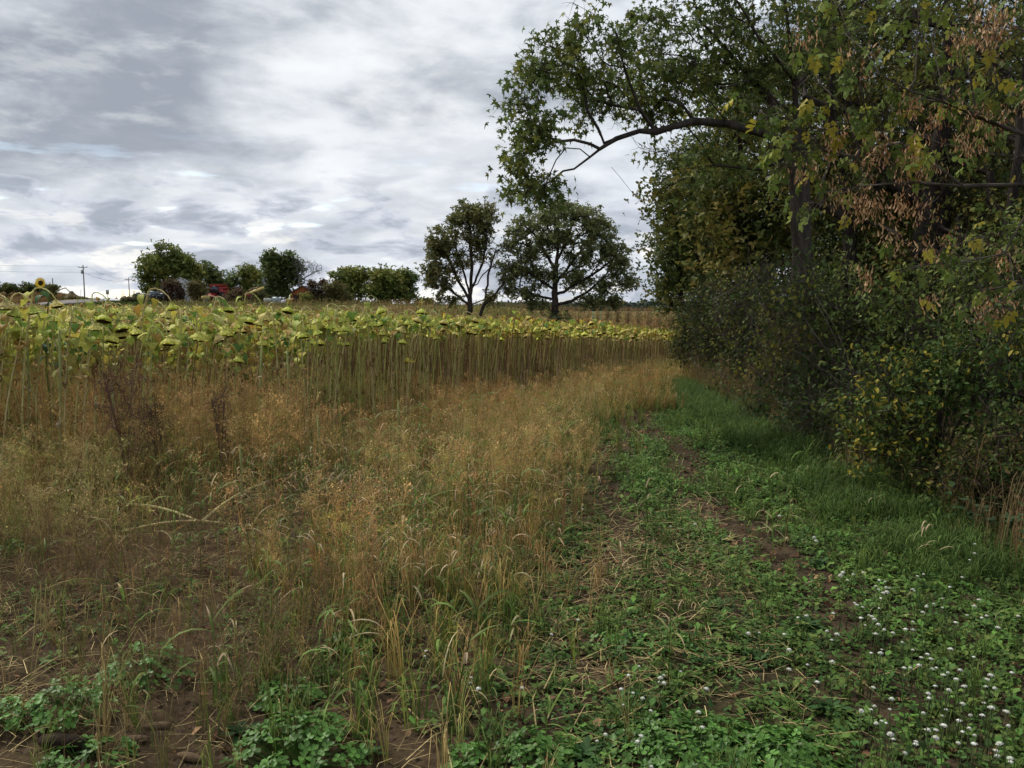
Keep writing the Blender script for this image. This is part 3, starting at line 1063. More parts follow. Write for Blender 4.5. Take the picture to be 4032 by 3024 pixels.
def leaves(g, t, P, size, cols, var=.3, droop=.5, flat=.6, sel=None):
    n = len(P)
    P = P + 0
    yaw = rng.uniform(0, 6.28, n); pitch = -droop + rng.normal(0, flat, n); roll = rng.normal(0, flat, n)
    s = size * rng.uniform(.6, 1.25, n)
    cols = np.asarray(cols)
    w = rng.rand(n); k = np.minimum((w * len(cols)).astype(int), len(cols) - 1)
    C = cols[k] * rng.uniform(1 - var, 1 + var, (n, 1))
    g.inst(t, P, rot(yaw, pitch, roll), np.stack([s, s, s], 1), C)


def make_tree(name, label, cat, chains, r, blobs, leaf, size, per, spread, cols, group=None, step=.5, rtip=.006, bark=(.055, .042, .033),
              twig=None, minz=None, wpath=.35, bow=.12, leafmat=None, sides=4, droop=.5, hidecrown=False, fam=('trunk', 'crown'), thin=None):
    tr = Tree(chains, r)
    A = np.concatenate(blobs) if isinstance(blobs, list) else blobs
    tr.thin = thin
    tr.grow(A, step, wpath, bow, minz=minz)
    foot = tr.pos[0]
    root = empty(name, tuple(foot), label, cat, group)
    gw = Geo(); tr.wood(gw, rtip=rtip, col=bark, sides=sides)
    tips = np.array(tr.pos)[tr.tips]
    gl = Geo()
    if twig:
        M_, E = tr.twigs(gw, twig[0], twig[1], r=twig[2], col=np.array(bark) * 1.1)
        src = np.concatenate([E, M_, E])
    else:
        src = tips
    b = gw.build(fam[0], M_bark, root, loc=foot)
    if per > 0:
        n = int(len(tips) * per)
        wt = rng.gamma(.8, 1.0, len(tips)) + .12
        wt = np.tile(np.concatenate([np.repeat(wt, twig[0])] * 3), 1) if twig else wt
        k = rng.choice(len(src), n, p=wt / wt.sum())
        P = src[k] + rng.normal(0, spread, (n, 3)) * np.array([1, 1, .8])
        # loose colour drift over the crown, as real crowns turn unevenly
        nn = fbm(P[:, 0] + P[:, 1] * .3, P[:, 2] + P[:, 1] * .2, 1.0 / max(.3, spread * 4), 3)
        cols = np.asarray(cols, float)
        order = np.clip(nn + rng.normal(0, .16, n), 0, .999)
        order = (order - .2) / .6
        order = np.where(order > 1, 2 - order, order)
        ci = np.clip((order * len(cols)).astype(int), 0, len(cols) - 1)
        yaw = rng.uniform(0, 6.28, n); pitch = -droop + rng.normal(0, .6, n); roll = rng.normal(0, .6, n)
        s = size * rng.uniform(.6, 1.3, n)
        gl.inst(leaf, P, rot(yaw, pitch, roll), np.stack([s, s, s], 1), cols[ci] * rng.uniform(.7, 1.35, (n, 1)))
        gl.build(fam[1], leafmat or M_leaf, root, loc=foot)
    return root, tr


MAP = [(.09, .13, .035), (.11, .16, .042), (.14, .185, .045), (.11, .145, .05), (.19, .20, .045)]
YEL = [(.06, .09, .02), (.11, .14, .03), (.17, .18, .035), (.08, .11, .025), (.28, .22, .03)]
MIX = [(.07, .10, .027), (.10, .125, .032), (.125, .135, .036), (.09, .115, .03), (.16, .155, .038), (.19, .155, .04)]
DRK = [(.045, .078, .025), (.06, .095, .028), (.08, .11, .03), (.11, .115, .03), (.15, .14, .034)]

# ------------------------------------------------------------------ the woodland edge on the right
def gz(x, y):
    return float(ground_z(np.array([x]), np.array([y]))[0])


# the maple with the arching limb
D = 12.4
fx = pt(800, 300, D)[0]
foot = (fx, D, gz(fx, D))
trunk = [foot, (fx + .05, D, 1.2), tuple(pt(801, 235, D)), tuple(pt(799, 152, D)), tuple(pt(795, 80, D)), tuple(pt(786, 10, D)),
         tuple(pt(780, -80, D + .3)), tuple(pt(770, -190, D + .5))]
limb = [pt(799, 152, D), pt(781, 139, D - .1), pt(764, 134, D - .2), pt(729, 124, D - .4), pt(694, 121, D - .5), pt(676, 126, D - .6), pt(657, 132, D - .7),
        pt(640, 131, D - .8), pt(616, 139, D - .9), pt(600, 149, D - 1), pt(590, 157, D - 1), pt(574, 169, D - 1.1), pt(563, 171, D - 1.1), pt(552, 180, D - 1.1)]
br = [
    [pt(616, 139, D - .9), pt(604, 143, D - .95), pt(598, 128, D - 1), pt(588, 112, D - 1), pt(582, 80, D - 1), pt(572, 62, D - 1.2), pt(555, 48, D - 1.3), pt(536, 40, D - 1.3)],
    [pt(600, 149, D - 1), pt(590, 144, D - 1.1), pt(574, 140, D - 1.2), pt(556, 142, D - 1.2), pt(534, 125, D - 1.3), pt(520, 95, D - 1.4)],
    [pt(590, 157, D - 1), pt(580, 149, D - 1.1), pt(566, 148, D - 1.1), pt(556, 160, D - 1.1), pt(549, 176, D - 1.2), pt(540, 200, D - 1.2)],
    [pt(657, 132, D - .7), pt(640, 110, D - .8), pt(625, 70, D - 1), pt(615, 30, D - 1.2)],
    [pt(729, 124, D - .4), pt(700, 90, D - .9), pt(670, 50, D - 1.1), pt(650, 10, D - 1.3), pt(640, -40, D - 1.3)],
    [pt(799, 152, D), pt(770, 100, D + .4), pt(735, 60, D + .6), pt(700, 20, D + .5), pt(680, -50, D + .5)],
    [pt(795, 80, D), pt(760, 40, D - .6), pt(730, -10, D - .8), pt(700, -70, D - .8)],
    [pt(799, 152, D), pt(760, 170, D + .4), pt(715, 165, D + .5), pt(670, 170, D + .4)],
]
B = lambda *a, **k: pblob(*a, **k)
blobs = [B(527, 88, D - 1.3, 26, 30, .6, 34), B(556, 60, D - 1.2, 26, 26, .7, 26), B(579, 22, D - 1.1, 13, 22, .4, 14), B(585, 80, D - .6, 22, 30, .7, 30),
         B(602, 92, D - .2, 45, 38, .8, 62), B(532, 140, D - 1.3, 27, 22, .6, 26), B(522, 182, D - 1.2, 16, 24, .5, 20), B(541, 190, D - 1.2, 15, 22, .5, 18),
         B(660, 66, D + .2, 48, 55, 1.0, 90), B(705, 56, D + .4, 60, 62, 1.3, 120), B(752, 80, D + .8, 55, 48, 1.3, 80), B(650, 106, D + .2, 38, 14, .5, 26),
         B(780, 20, D, 70, 60, 1.6, 110), B(700, 160, D + .9, 48, 20, .6, 26), B(620, 45, D - 1.2, 14, 30, .5, 20), B(700, -60, D, 90, 50, 1.5, 80),
         B(880, -20, D, 70, 60, 1.5, 50), B(655, 152, D + .4, 26, 10, .4, 8), B(508, 128, D - 1.3, 8, 6, .2, 3), B(546, 44, D - 1.2, 12, 6, .2, 5)]
make_tree('maple_tree', 'maple with a long arching dark limb reaching left over the sunflower field', 'tree', [trunk, limb] + br, .145, blobs,
          maple, .072, 12.5, .075, MAP, rtip=.0038, step=.3, twig=(4, .25, .0026), sides=5, bark=(.048, .040, .033), minz=2.6, wpath=.22, bow=.05, droop=.7,
          thin=lambda P: np.where(P[:, 0] < fx - .12, .66, 1.0))

# other edge trees, near to far: (px of trunk, distance, trunk radius, crown blobs, label, colours)
edge = [
    (868, 14.5, .11, [(868, -10, 60, 80, 1.3, 60), (840, 60, 50, 60, 1.3, 60), (890, 110, 50, 70, 1.3, 60), (820, 170, 45, 50, 1.2, 60)],
     'slim leaning tree between the two thick dark trunks', MIX, -14),
    (926, 13.6, .27, [(940, 0, 90, 80, 1.6, 100), (900, 90, 60, 70, 1.6, 70), (990, 90, 60, 90, 1.6, 100), (970, 190, 70, 60, 1.4, 90), (880, 190, 40, 60, 1.2, 60)],
     'thickest dark furrowed trunk standing right of centre in the wood', MIX, 4),
    (1005, 12.0, .15, [(1040, 60, 80, 110, 1.5, 120), (1020, 200, 60, 90, 1.4, 110), (985, 280, 60, 50, 1.2, 60)],
     'tree at the right end of the wood behind the seed laden branches', MIX, 3),
    (752, 20.0, .17, [(735, 110, 60, 70, 2.0, 90), (770, 200, 50, 70, 2.0, 90), (725, 215, 40, 60, 1.6, 80), (800, 120, 60, 80, 2.0, 80), (760, 280, 50, 40, 1.6, 60)],
     'tree with yellowing leaves standing behind the arching limb', MIX, -6),
    (845, 21.0, .19, [(840, 60, 80, 70, 2.4, 110), (850, 180, 80, 80, 2.2, 120), (880, 270, 60, 60, 2.0, 70)],
     'tall tree behind the slim leaning trunk', DRK, 3),
    (965, 19.5, .18, [(960, 70, 80, 90, 2.2, 120), (980, 200, 80, 90, 2.2, 130), (940, 290, 60, 50, 2.0, 60)],
     'leafy tree just behind the thickest trunk', MIX, 3),
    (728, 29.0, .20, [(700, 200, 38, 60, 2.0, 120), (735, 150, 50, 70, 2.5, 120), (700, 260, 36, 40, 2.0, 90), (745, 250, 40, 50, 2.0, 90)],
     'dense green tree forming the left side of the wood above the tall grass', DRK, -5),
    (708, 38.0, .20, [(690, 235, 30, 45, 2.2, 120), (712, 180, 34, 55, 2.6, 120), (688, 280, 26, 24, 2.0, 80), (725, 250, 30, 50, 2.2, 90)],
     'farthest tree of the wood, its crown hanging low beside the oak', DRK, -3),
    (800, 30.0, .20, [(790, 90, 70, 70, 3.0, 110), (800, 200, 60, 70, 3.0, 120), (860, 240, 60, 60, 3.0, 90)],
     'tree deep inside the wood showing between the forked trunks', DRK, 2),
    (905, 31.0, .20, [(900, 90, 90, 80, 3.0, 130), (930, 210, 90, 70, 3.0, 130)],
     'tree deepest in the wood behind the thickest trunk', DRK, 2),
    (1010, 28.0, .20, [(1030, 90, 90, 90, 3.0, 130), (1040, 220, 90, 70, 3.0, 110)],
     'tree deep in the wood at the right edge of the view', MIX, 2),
    (668 + 20, 24.0, .09, [(672, 190, 22, 34, 1.2, 40), (680, 250, 28, 34, 1.2, 60), (668, 300, 18, 16, 1.0, 24)],
     'slender young tree with bare twigs poking out on the open side of the wood', MIX, -10),
]
for i, (px, D, r, bl, lab, cols, lean) in enumerate(edge):
    x0 = pt(px, 300, D)[0]
    ft = (x0, D, gz(x0, D))
    topz = 9.5 + .12 * D
    ch = [ft, (x0 + .01 * lean, D, 1.5), (x0 + .03 * lean, D + .1, 3.2), (x0 + .05 * lean, D + .1, 5), (x0 + .06 * lean, D + .2, topz - 2.0)]
    side = []
    for q in range(5):
        zb = 2.2 + q * .9
        a = rng.uniform(0, 6.28); L = rng.uniform(1, 2.2)
        b0 = np.array([x0 + .035 * lean * zb / 3, D + .1, zb])
        side.append([b0, b0 + np.array([math.cos(a) * L * .5, math.sin(a) * L * .5, .6]), b0 + np.array([math.cos(a) * L, math.sin(a) * L, 1.6])])
    near = D < 17
    blobs = [B(p, q, D, a, b, c, int(n * (1.0 if near else (.75 if q < 160 else 1.1)))) for (p, q, a, b, c, n) in bl]
    if px in (868, 926, 1005):
        blobs = [b_ + np.array([.1, 1.5, 0]) for b_ in blobs]
    make_tree('broadleaf_tree', lab, 'tree', [ch] + side, r, blobs, leaf2 if near else clump4,
              (.085 if near else .105), 22 if near else 15, .12 if near else .22, cols, rtip=.006, step=.5,
              twig=(5, .55, .003) if D < 26 else (5, .7, .0045), sides=4, minz=1.2, wpath=.25, bow=.03, bark=(.034, .028, .024))

# the box elder hanging its seeds in from the right, close to the camera
D = 4.7
root_p = np.array([4.35, 4.9, gz(4.35, 4.9)])
chains = [[root_p, (4.3, 4.85, 1.2), (4.2, 4.8, 2.2), (4.05, 4.8, 3.2), (3.9, 4.8, 4.4)],
          [(4.2, 4.8, 2.2), pt(1085, 150, D), pt(1023, 134, D), pt(977, 117, D - .05), pt(943, 102, D - .1), pt(908, 90, D - .1), pt(880, 74, D - .15), pt(856, 51, D - .2)],
          [(4.2, 4.8, 2.2), pt(1060, 160, D + .1), pt(1006, 156, D + .1), pt(940, 143, D + .1), pt(915, 134, D + .1), pt(887, 131, D), pt(839, 123, D), pt(790, 140, D)],
          [(4.25, 4.83, 1.8), pt(1080, 190, D), pt(1023, 185, D), pt(962, 186, D), pt(915, 182, D - .1), pt(860, 186, D - .1), pt(819, 193, D - .15)],
          [pt(962, 186, D), pt(929, 161, D), pt(899, 143, D), pt(860, 150, D)],
          [(4.25, 4.83, 1.8), pt(1070, 230, D - .2), pt(1024, 217, D - .2), pt(1004, 254, D - .2), pt(960, 262, D - .2), pt(923, 265, D - .2), pt(899, 272, D - .2)],
          [(4.27, 4.85, 1.3), pt(1070, 262, D - .3), pt(1024, 284, D - .3), pt(996, 305, D - .3), pt(969, 323, D - .3)],
          [(4.05, 4.8, 3.2), pt(1100, 50, D), pt(1024, 30, D), pt(970, 20, D), pt(900, 25, D - .1), pt(850, 10, D - .2)],
          [pt(1024, 30, D), pt(985, 55, D), pt(930, 60, D), pt(880, 48, D)],
          ]
blobs = [B(795, 145, D, 26, 28, .25, 20), B(850, 120, D, 28, 22, .25, 12), B(905, 95, D, 40, 18, .3, 10), B(985, 70, D, 40, 30, .4, 12), B(960, 95, D, 40, 14, .3, 12),
         B(830, 70, D - .2, 40, 20, .3, 8), B(900, 165, D, 60, 22, .3, 14), B(950, 250, D - .2, 60, 26, .3, 14), B(900, 10, D, 70, 30, .4, 18), B(1010, 130, D, 30, 60, .4, 16),
         B(1000, 300, D - .3, 30, 26, .3, 10), B(770, 110, D, 20, 14, .2, 6), B(820, 215, D, 30, 20, .2, 6)]
tr = Tree(chains, .032)
tr.grow(np.concatenate(blobs), .2, .3, .03, minz=1.2)
root = empty('box_elder', tuple(root_p), 'box elder with hanging bunches of tan seeds and yellow green leaves, nearest at right', 'tree')
tr.thin = lambda P: np.where(P[:, 0] < 3.7, .62, 1.0)
gw = Geo(); tr.wood(gw, rtip=.0028, rmin=.002, col=(.10, .085, .07), sides=6)
M_, E = tr.twigs(gw, 4, .2, r=.0016, col=(.11, .09, .07))
P = np.concatenate([E, M_]); P = P[rng.rand(len(P)) < .30]
gl = Geo(); leaves(gl, boxleaf, P, .085, [(.10, .15, .03), (.16, .21, .04), (.22, .25, .05), (.13, .18, .04), (.34, .29, .04), (.09, .12, .03)], .3, .8, .5)
# bunches of keys
keys = T(np.array([[0, 0, 0], [.10, -.1, -.25], [.30, -.02, -.7], [.22, .03, -1.0], [.02, .02, -.85], [0, 0, -.3]]), [[0, 1, 2, 3], [0, 3, 4, 5]], (1, 1, 1)).done()
spots = []
for (px, py, rx, ry, n) in ((905, 165, 45, 20, 17), (860, 200, 20, 10, 5), (838, 195, 12, 8, 4), (870, 212, 14, 12, 5), (905, 205, 22, 14, 7), (915, 98, 14, 12, 6), (940, 108, 12, 14, 5), (985, 125, 25, 14, 7),
                            (985, 30, 22, 22, 15), (955, 35, 14, 10, 5), (1010, 110, 10, 14, 5), (965, 145, 40, 14, 7), (840, 140, 16, 12, 4), (880, 150, 20, 14, 5), (800, 170, 20, 12, 3),
                            (865, 275, 8, 8, 3), (895, 240, 8, 10, 3), (995, 300, 10, 16, 5), (980, 312, 10, 10, 4), (935, 250, 30, 16, 5), (930, 300, 10, 8, 2), (1005, 265, 10, 16, 4), (850, 60, 25, 20, 4), (800, 30, 20, 20, 3)):
    spots += list(B(px, py, D - .05, rx, ry, .2, n))
spots = np.array(spots)
# hang each bunch from the nearest twig node
gs = Geo(); Pn = np.array(tr.pos)
allp, ally = [], []
for s in spots:
    k = np.argmin(np.linalg.norm(Pn - s, axis=1)); a = Pn[k]
    if np.linalg.norm(a - s) < .3:
        tb = T(*ribbon([a, (a + s) / 2 + np.array([0, 0, .02]), s + np.array([0, 0, .03])], [.003, .0025, .002], (1, 0, 0), (.2, .12, .07))).done()
        gs.raw(tb.v, tb.loops, tb.tot, tb.c)
    m = rng.randint(8, 24)
    q = s + rng.normal(0, 1, (m, 3)) * np.array([.03, .03, .042])
    allp.append(q)
allp = np.concatenate(allp); n = len(allp)
S = rng.uniform(.022, .042, n)
cc = np.array([(.46, .25, .12), (.54, .33, .17), (.32, .16, .075), (.62, .42, .23)])[rng.randint(0, 4, n)] * rng.uniform(.65, 1.2, (n, 1))
gs.inst(keys, allp, rot(rng.uniform(0, 6.28, n), rng.normal(0, .35, n), rng.normal(0, .35, n)), np.stack([S, S, S], 1), cc)
gw.build('trunk', M_bark, root, loc=root_p); gl.build('crown', M_leaf, root, loc=root_p); gs.build('seed_cluster', M_petal, root, loc=root_p)


# shrubs along the foot of the wood
def shrub(name, label, cat, x, y, blobs, leaf, size, per, cols, bark, twig, group=None, spread=.1, nstem=9, hgt=1.2, rt=.004, fam=('stem', 'crown'), sp=.5, lm=None):
    z = gz(x, y)
    chains = [[(x, y, z), (x, y, z + .12)]]
    for i in range(nstem):
        a = rng.uniform(0, 6.28); L = rng.uniform(.3, 1) * sp
        chains.append([(x, y, z + .12), (x + math.cos(a) * L * .4, y + math.sin(a) * L * .4, z + hgt * .45), (x + math.cos(a) * L, y + math.sin(a) * L, z + hgt * rng.uniform(.7, 1.1))])
    return make_tree(name, label, cat, chains, .03, blobs, leaf, size, per, spread, cols, group, rtip=rt, step=.25, twig=twig, bark=bark, sides=4, wpath=.3, bow=.02, fam=fam, leafmat=lm)


x0 = pt(945, 400, 6.6)[0]
bl = [B(930, 395, 6.6, 55, 45, .5, 70), B(985, 370, 6.5, 45, 50, .6, 60), B(880, 430, 6.8, 45, 40, .4, 55), B(1010, 450, 6.2, 50, 60, .6, 60), B(950, 470, 6.4, 60, 35, .5, 45), B(870, 370, 7, 30, 16, .3, 16), B(1020, 330, 6.6, 40, 40, .6, 40)]
shrub('leafy_shrub', 'leafy shrub with yellow flecked green leaves at the lower right of the wood', 'shrub', x0, 6.7, bl, leaf2, .048, 26,
      [(.045, .085, .022), (.065, .115, .028), (.05, .09, .024), (.10, .14, .03), (.09, .12, .028), (.07, .10, .025), (.12, .16, .035), (.32, .26, .04)], (.05, .04, .032), (4, .22, .002), spread=.05, sp=1.0, hgt=1.4)
bl = [B(960, 300, 8.5, 60, 40, .8, 60), B(1010, 260, 8.3, 50, 50, .8, 60), B(900, 330, 8.6, 50, 35, .7, 50), B(850, 300, 9, 40, 40, .6, 40)]
shrub('tall_shrub', 'tall loose shrub with small green leaves above the yellow flecked shrub', 'shrub', pt(950, 300, 8.6)[0], 8.6, bl, leaf2, .055, 26,
      YEL[:1] + MAP + [(.10, .13, .03)], (.05, .04, .032), (4, .3, .002), spread=.08, sp=1.2, hgt=2.0)
bl = [B(1005, 455, 5.9, 45, 40, .4, 60), B(960, 480, 6.0, 30, 26, .3, 30), B(1030, 500, 5.6, 30, 34, .3, 30)]
shrub('bramble_bush', 'low bramble bush at the right frame edge below the yellow flecked shrub', 'bush', pt(1010, 470, 5.9)[0], 5.9, bl, leaf2, .04, 20,
      [(.05, .085, .025), (.07, .11, .03), (.10, .13, .03), (.13, .10, .04)], (.08, .06, .045), (4, .2, .0018), spread=.05, sp=.7, hgt=.8)
thick = [(905, 8.2, [(880, 430, 40, 38, .5, 70), (850, 410, 30, 30, .5, 40), (900, 465, 30, 18, .4, 30)], 'low tangled bush at the foot of the yellow flecked shrub'),
         (848, 9.6, [(835, 340, 40, 50, .6, 60), (850, 400, 55, 40, .6, 90), (820, 430, 40, 18, .5, 40), (820, 300, 36, 36, .6, 30)], 'twiggy dark thicket bush left of the yellow flecked shrub'),
         (790, 11.6, [(795, 330, 38, 55, .7, 70), (790, 385, 42, 36, .7, 80), (770, 415, 30, 14, .5, 30), (770, 290, 30, 36, .6, 30)], 'tangled bush of grey bare twigs beside the green grass'),
         (752, 15.0, [(750, 335, 32, 46, .8, 80), (735, 300, 26, 32, .8, 40), (745, 378, 30, 22, .7, 50)], 'dark rounded bush halfway along the track edge'),
         (722, 19.0, [(718, 330, 28, 34, .9, 80), (702, 305, 22, 24, .8, 40), (712, 358, 24, 16, .8, 40)], 'bush with dark arching twigs overhanging the tall grass'),
         (694, 23.0, [(692, 328, 20, 26, .8, 80), (684, 350, 14, 14, .6, 30), (702, 348, 16, 16, .6, 30)], 'bush of thin dark twigs before the slender young tree'),
         (702, 31.0, [(695, 326, 18, 16, 1.2, 60), (710, 315, 18, 22, 1.2, 40)], 'last low bush where the wood meets the sunflower field')]
for px, D, bb, lab in thick:
    x0 = pt(px, 350, D)[0]
    shrub('thicket_bush', lab, 'bush', x0, D, [B(p, q, D, a, b, c, int(n * 1.3)) for p, q, a, b, c, n in bb], leaf2, .06 + .001 * D, 13,
          [(.045, .07, .024), (.06, .09, .026), (.08, .105, .03), (.12, .13, .032), (.20, .19, .04)], (.12, .10, .082), (6, .38, .0022 + .00009 * D), spread=.12, sp=1.3, hgt=1.7)

# undergrowth and inner foliage of the wood (stuff)
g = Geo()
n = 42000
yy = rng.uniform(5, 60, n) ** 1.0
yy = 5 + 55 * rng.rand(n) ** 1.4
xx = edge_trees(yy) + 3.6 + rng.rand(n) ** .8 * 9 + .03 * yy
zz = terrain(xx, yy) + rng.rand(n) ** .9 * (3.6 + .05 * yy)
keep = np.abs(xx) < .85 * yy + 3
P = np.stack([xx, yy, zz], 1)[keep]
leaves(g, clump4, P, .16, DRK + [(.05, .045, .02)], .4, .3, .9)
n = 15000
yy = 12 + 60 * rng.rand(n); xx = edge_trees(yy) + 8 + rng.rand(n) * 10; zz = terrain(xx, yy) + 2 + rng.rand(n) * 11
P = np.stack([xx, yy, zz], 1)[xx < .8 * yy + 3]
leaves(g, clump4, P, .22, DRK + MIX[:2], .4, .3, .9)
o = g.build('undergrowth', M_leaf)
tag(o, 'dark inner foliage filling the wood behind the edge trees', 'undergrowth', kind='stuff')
# dry grass and bramble stems at the foot of the shrubs (stuff)
g = Geo()
bram = [tuft(9, .75, .004, .55, BRN, (.22, .15, .08), 5, (0, .6)) for _ in range(4)]
cond = lambda x, y: sstep(-.2, .2, x - edge_trees(y) + .42) * sstep(1.6, .8, x - edge_trees(y))
x, y = scatter(4.5, 12, 60, cond, .85); place(g, bram + tuft_dry, x, y, .75, .4, .35)
x, y = scatter(12, 34, 26, cond, .85); place(g, bram, x, y, .9, .4, .35)
o = g.build('edge_grass', M_dry)
tag(o, 'tangle of dead brown grass under the shrubs', 'grass', kind='stuff')
g = Geo()
x, y = scatter(4.5, 12, 75, lambda x, y: sstep(-.25, .25, x - edge_trees(y) + .35) * sstep(1.8, 1, x - edge_trees(y)), .85)
big = [forb(9, .08, .35, (.03, .06, .022)), forb(10, .07, .45, (.04, .075, .025)), forb(8, .09, .3, (.035, .065, .028))]
place(g, big, x, y, 1.0, .3, .3)
x, y = scatter(12, 30, 40, lambda x, y: sstep(-.2, .2, x - edge_trees(y) + .1) * sstep(1.8, 1, x - edge_trees(y)), .85)
place(g, big, x, y, 1.3, .3, .3)
o = g.build('edge_weeds', M_leaf)
tag(o, 'dark leafy weeds at the foot of the wood', 'ground cover', kind='stuff')

# ------------------------------------------------------------------ sunflowers
def heart_leaf(L, w, base, az, el, droop, c, n=5):
    """drooping heart-shaped leaf on a short petiole"""
    d2 = np.array([math.cos(az), math.sin(az), 0]); sd = np.array([-math.sin(az), math.cos(az), 0])
    base = np.array(base, float)
    pet = base + d2 * L * .35 * math.cos(el) + np.array([0, 0, L * .35 * math.sin(el)])
    t = T()
    t.add(*ribbon([base, (base + pet) / 2 + np.array([0, 0, .01]), pet], [.006, .005, .004], sd, np.array(c) * .9))
    s = np.linspace(0, 1, n)
    ang = el - droop * (.35 + .65 * s)
    ds = L / n
    path = [pet]
    for a in ang[1:]:
        path.append(path[-1] + d2 * math.cos(a) * ds + np.array([0, 0, math.sin(a) * ds]))
    path = np.array(path)
    ww = w * np.array([.75, 1.0, .8, .45, .04]) * .5
    up = np.array([0, 0, 1])
    V = []
    for i in range(n):
        f = .28 * ww[i]
        V += [path[i] - sd * ww[i] + up * f + rng.normal(0, .006, 3), path[i] + rng.normal(0, .002, 3), path[i] + sd * ww[i] + up * f + rng.normal(0, .006, 3)]
    V = np.array(V)
    V[0] -= d2 * L * .12; V[2] -= d2 * L * .12
    F = []
    for i in range(n - 1):
        a = 3 * i
        F += [[a, a + 1, a + 4, a + 3], [a + 1, a + 2, a + 5, a + 4]]
    t.add(V, F, np.array(c))
    return t.done()


def head_parts(dia, seg, face=None, full=True, cap=(.42, .42, .08)):
    """nodding head, centre of the disc at the origin, back of the head up; returns bracts, seeds"""
    b = T(); R = dia / 2
    prof = [(.010, R * 1.15), (.022, R * .85), (R * .6, R * .55), (R * .95, R * .26), (R * 1.0, 0)] if full else [(.012, R * .9), (R * .6, R * .4), (R, 0)]
    V, Cc = [], []
    for k, (r, z) in enumerate(prof):
        for j in range(seg):
            a = j * 2 * math.pi / seg
            rr = r * (1 + (.10 * (j % 2) if k >= 2 else 0))
            V.append((rr * math.cos(a), rr * math.sin(a), z + (.006 * (j % 2))))
            Cc.append(np.array(cap) * (.75 + .25 * (j % 2)) * (1.1 if k > 1 else .8))
    F = [[k * seg + j, (k + 1) * seg + j, (k + 1) * seg + (j + 1) % seg, k * seg + (j + 1) % seg] for k in range(len(prof) - 1) for j in range(seg)]
    b.add(V, F, np.array(Cc))
    # pointed bracts round the rim
    for j in range(seg):
        a = (j + .5) * 2 * math.pi / seg
        d = np.array([math.cos(a), math.sin(a), 0]); s = np.array([-math.sin(a), math.cos(a), 0])
        p0 = d * R * .97 + np.array([0, 0, .012])
        L = R * U(.35, .6); dn = U(-.9, .25)
        e = p0 + d * L * math.cos(dn) + np.array([0, 0, math.sin(dn) * L])
        m_ = (p0 + e) / 2 + np.array([0, 0, .004])
        w = R * .27
        b.add([p0 - s * w, p0 + s * w, m_ + s * w * .7, e, m_ - s * w * .7], [[0, 1, 2, 4], [4, 2, 3]], np.array(cap) * U(.75, 1.25))
    sd = T()
    V = [(0, 0, -R * .22)]
    for r, z in ((R * .6, -R * .19), (R * .93, -.004)):
        V += [(r * math.cos(j * 2 * math.pi / seg), r * math.sin(j * 2 * math.pi / seg), z) for j in range(seg)]
    F = [[0, 1 + (j + 1) % seg, 1 + j] for j in range(seg)] + [[1 + j, 1 + (j + 1) % seg, 1 + seg + (j + 1) % seg, 1 + seg + j] for j in range(seg)]
    sd.add(V, F, (.045, .028, .016))
    return b.done(), sd.done()


LEAFC = [(.22, .34, .06), (.36, .42, .08), (.46, .46, .09), (.16, .29, .07), (.54, .46, .09), (.44, .28, .07), (.42, .44, .09)]
HEADC = [(.68, .66, .14), (.60, .62, .12), (.74, .68, .20), (.54, .60, .12), (.70, .60, .20), (.56, .46, .18), (.62, .66, .13)]


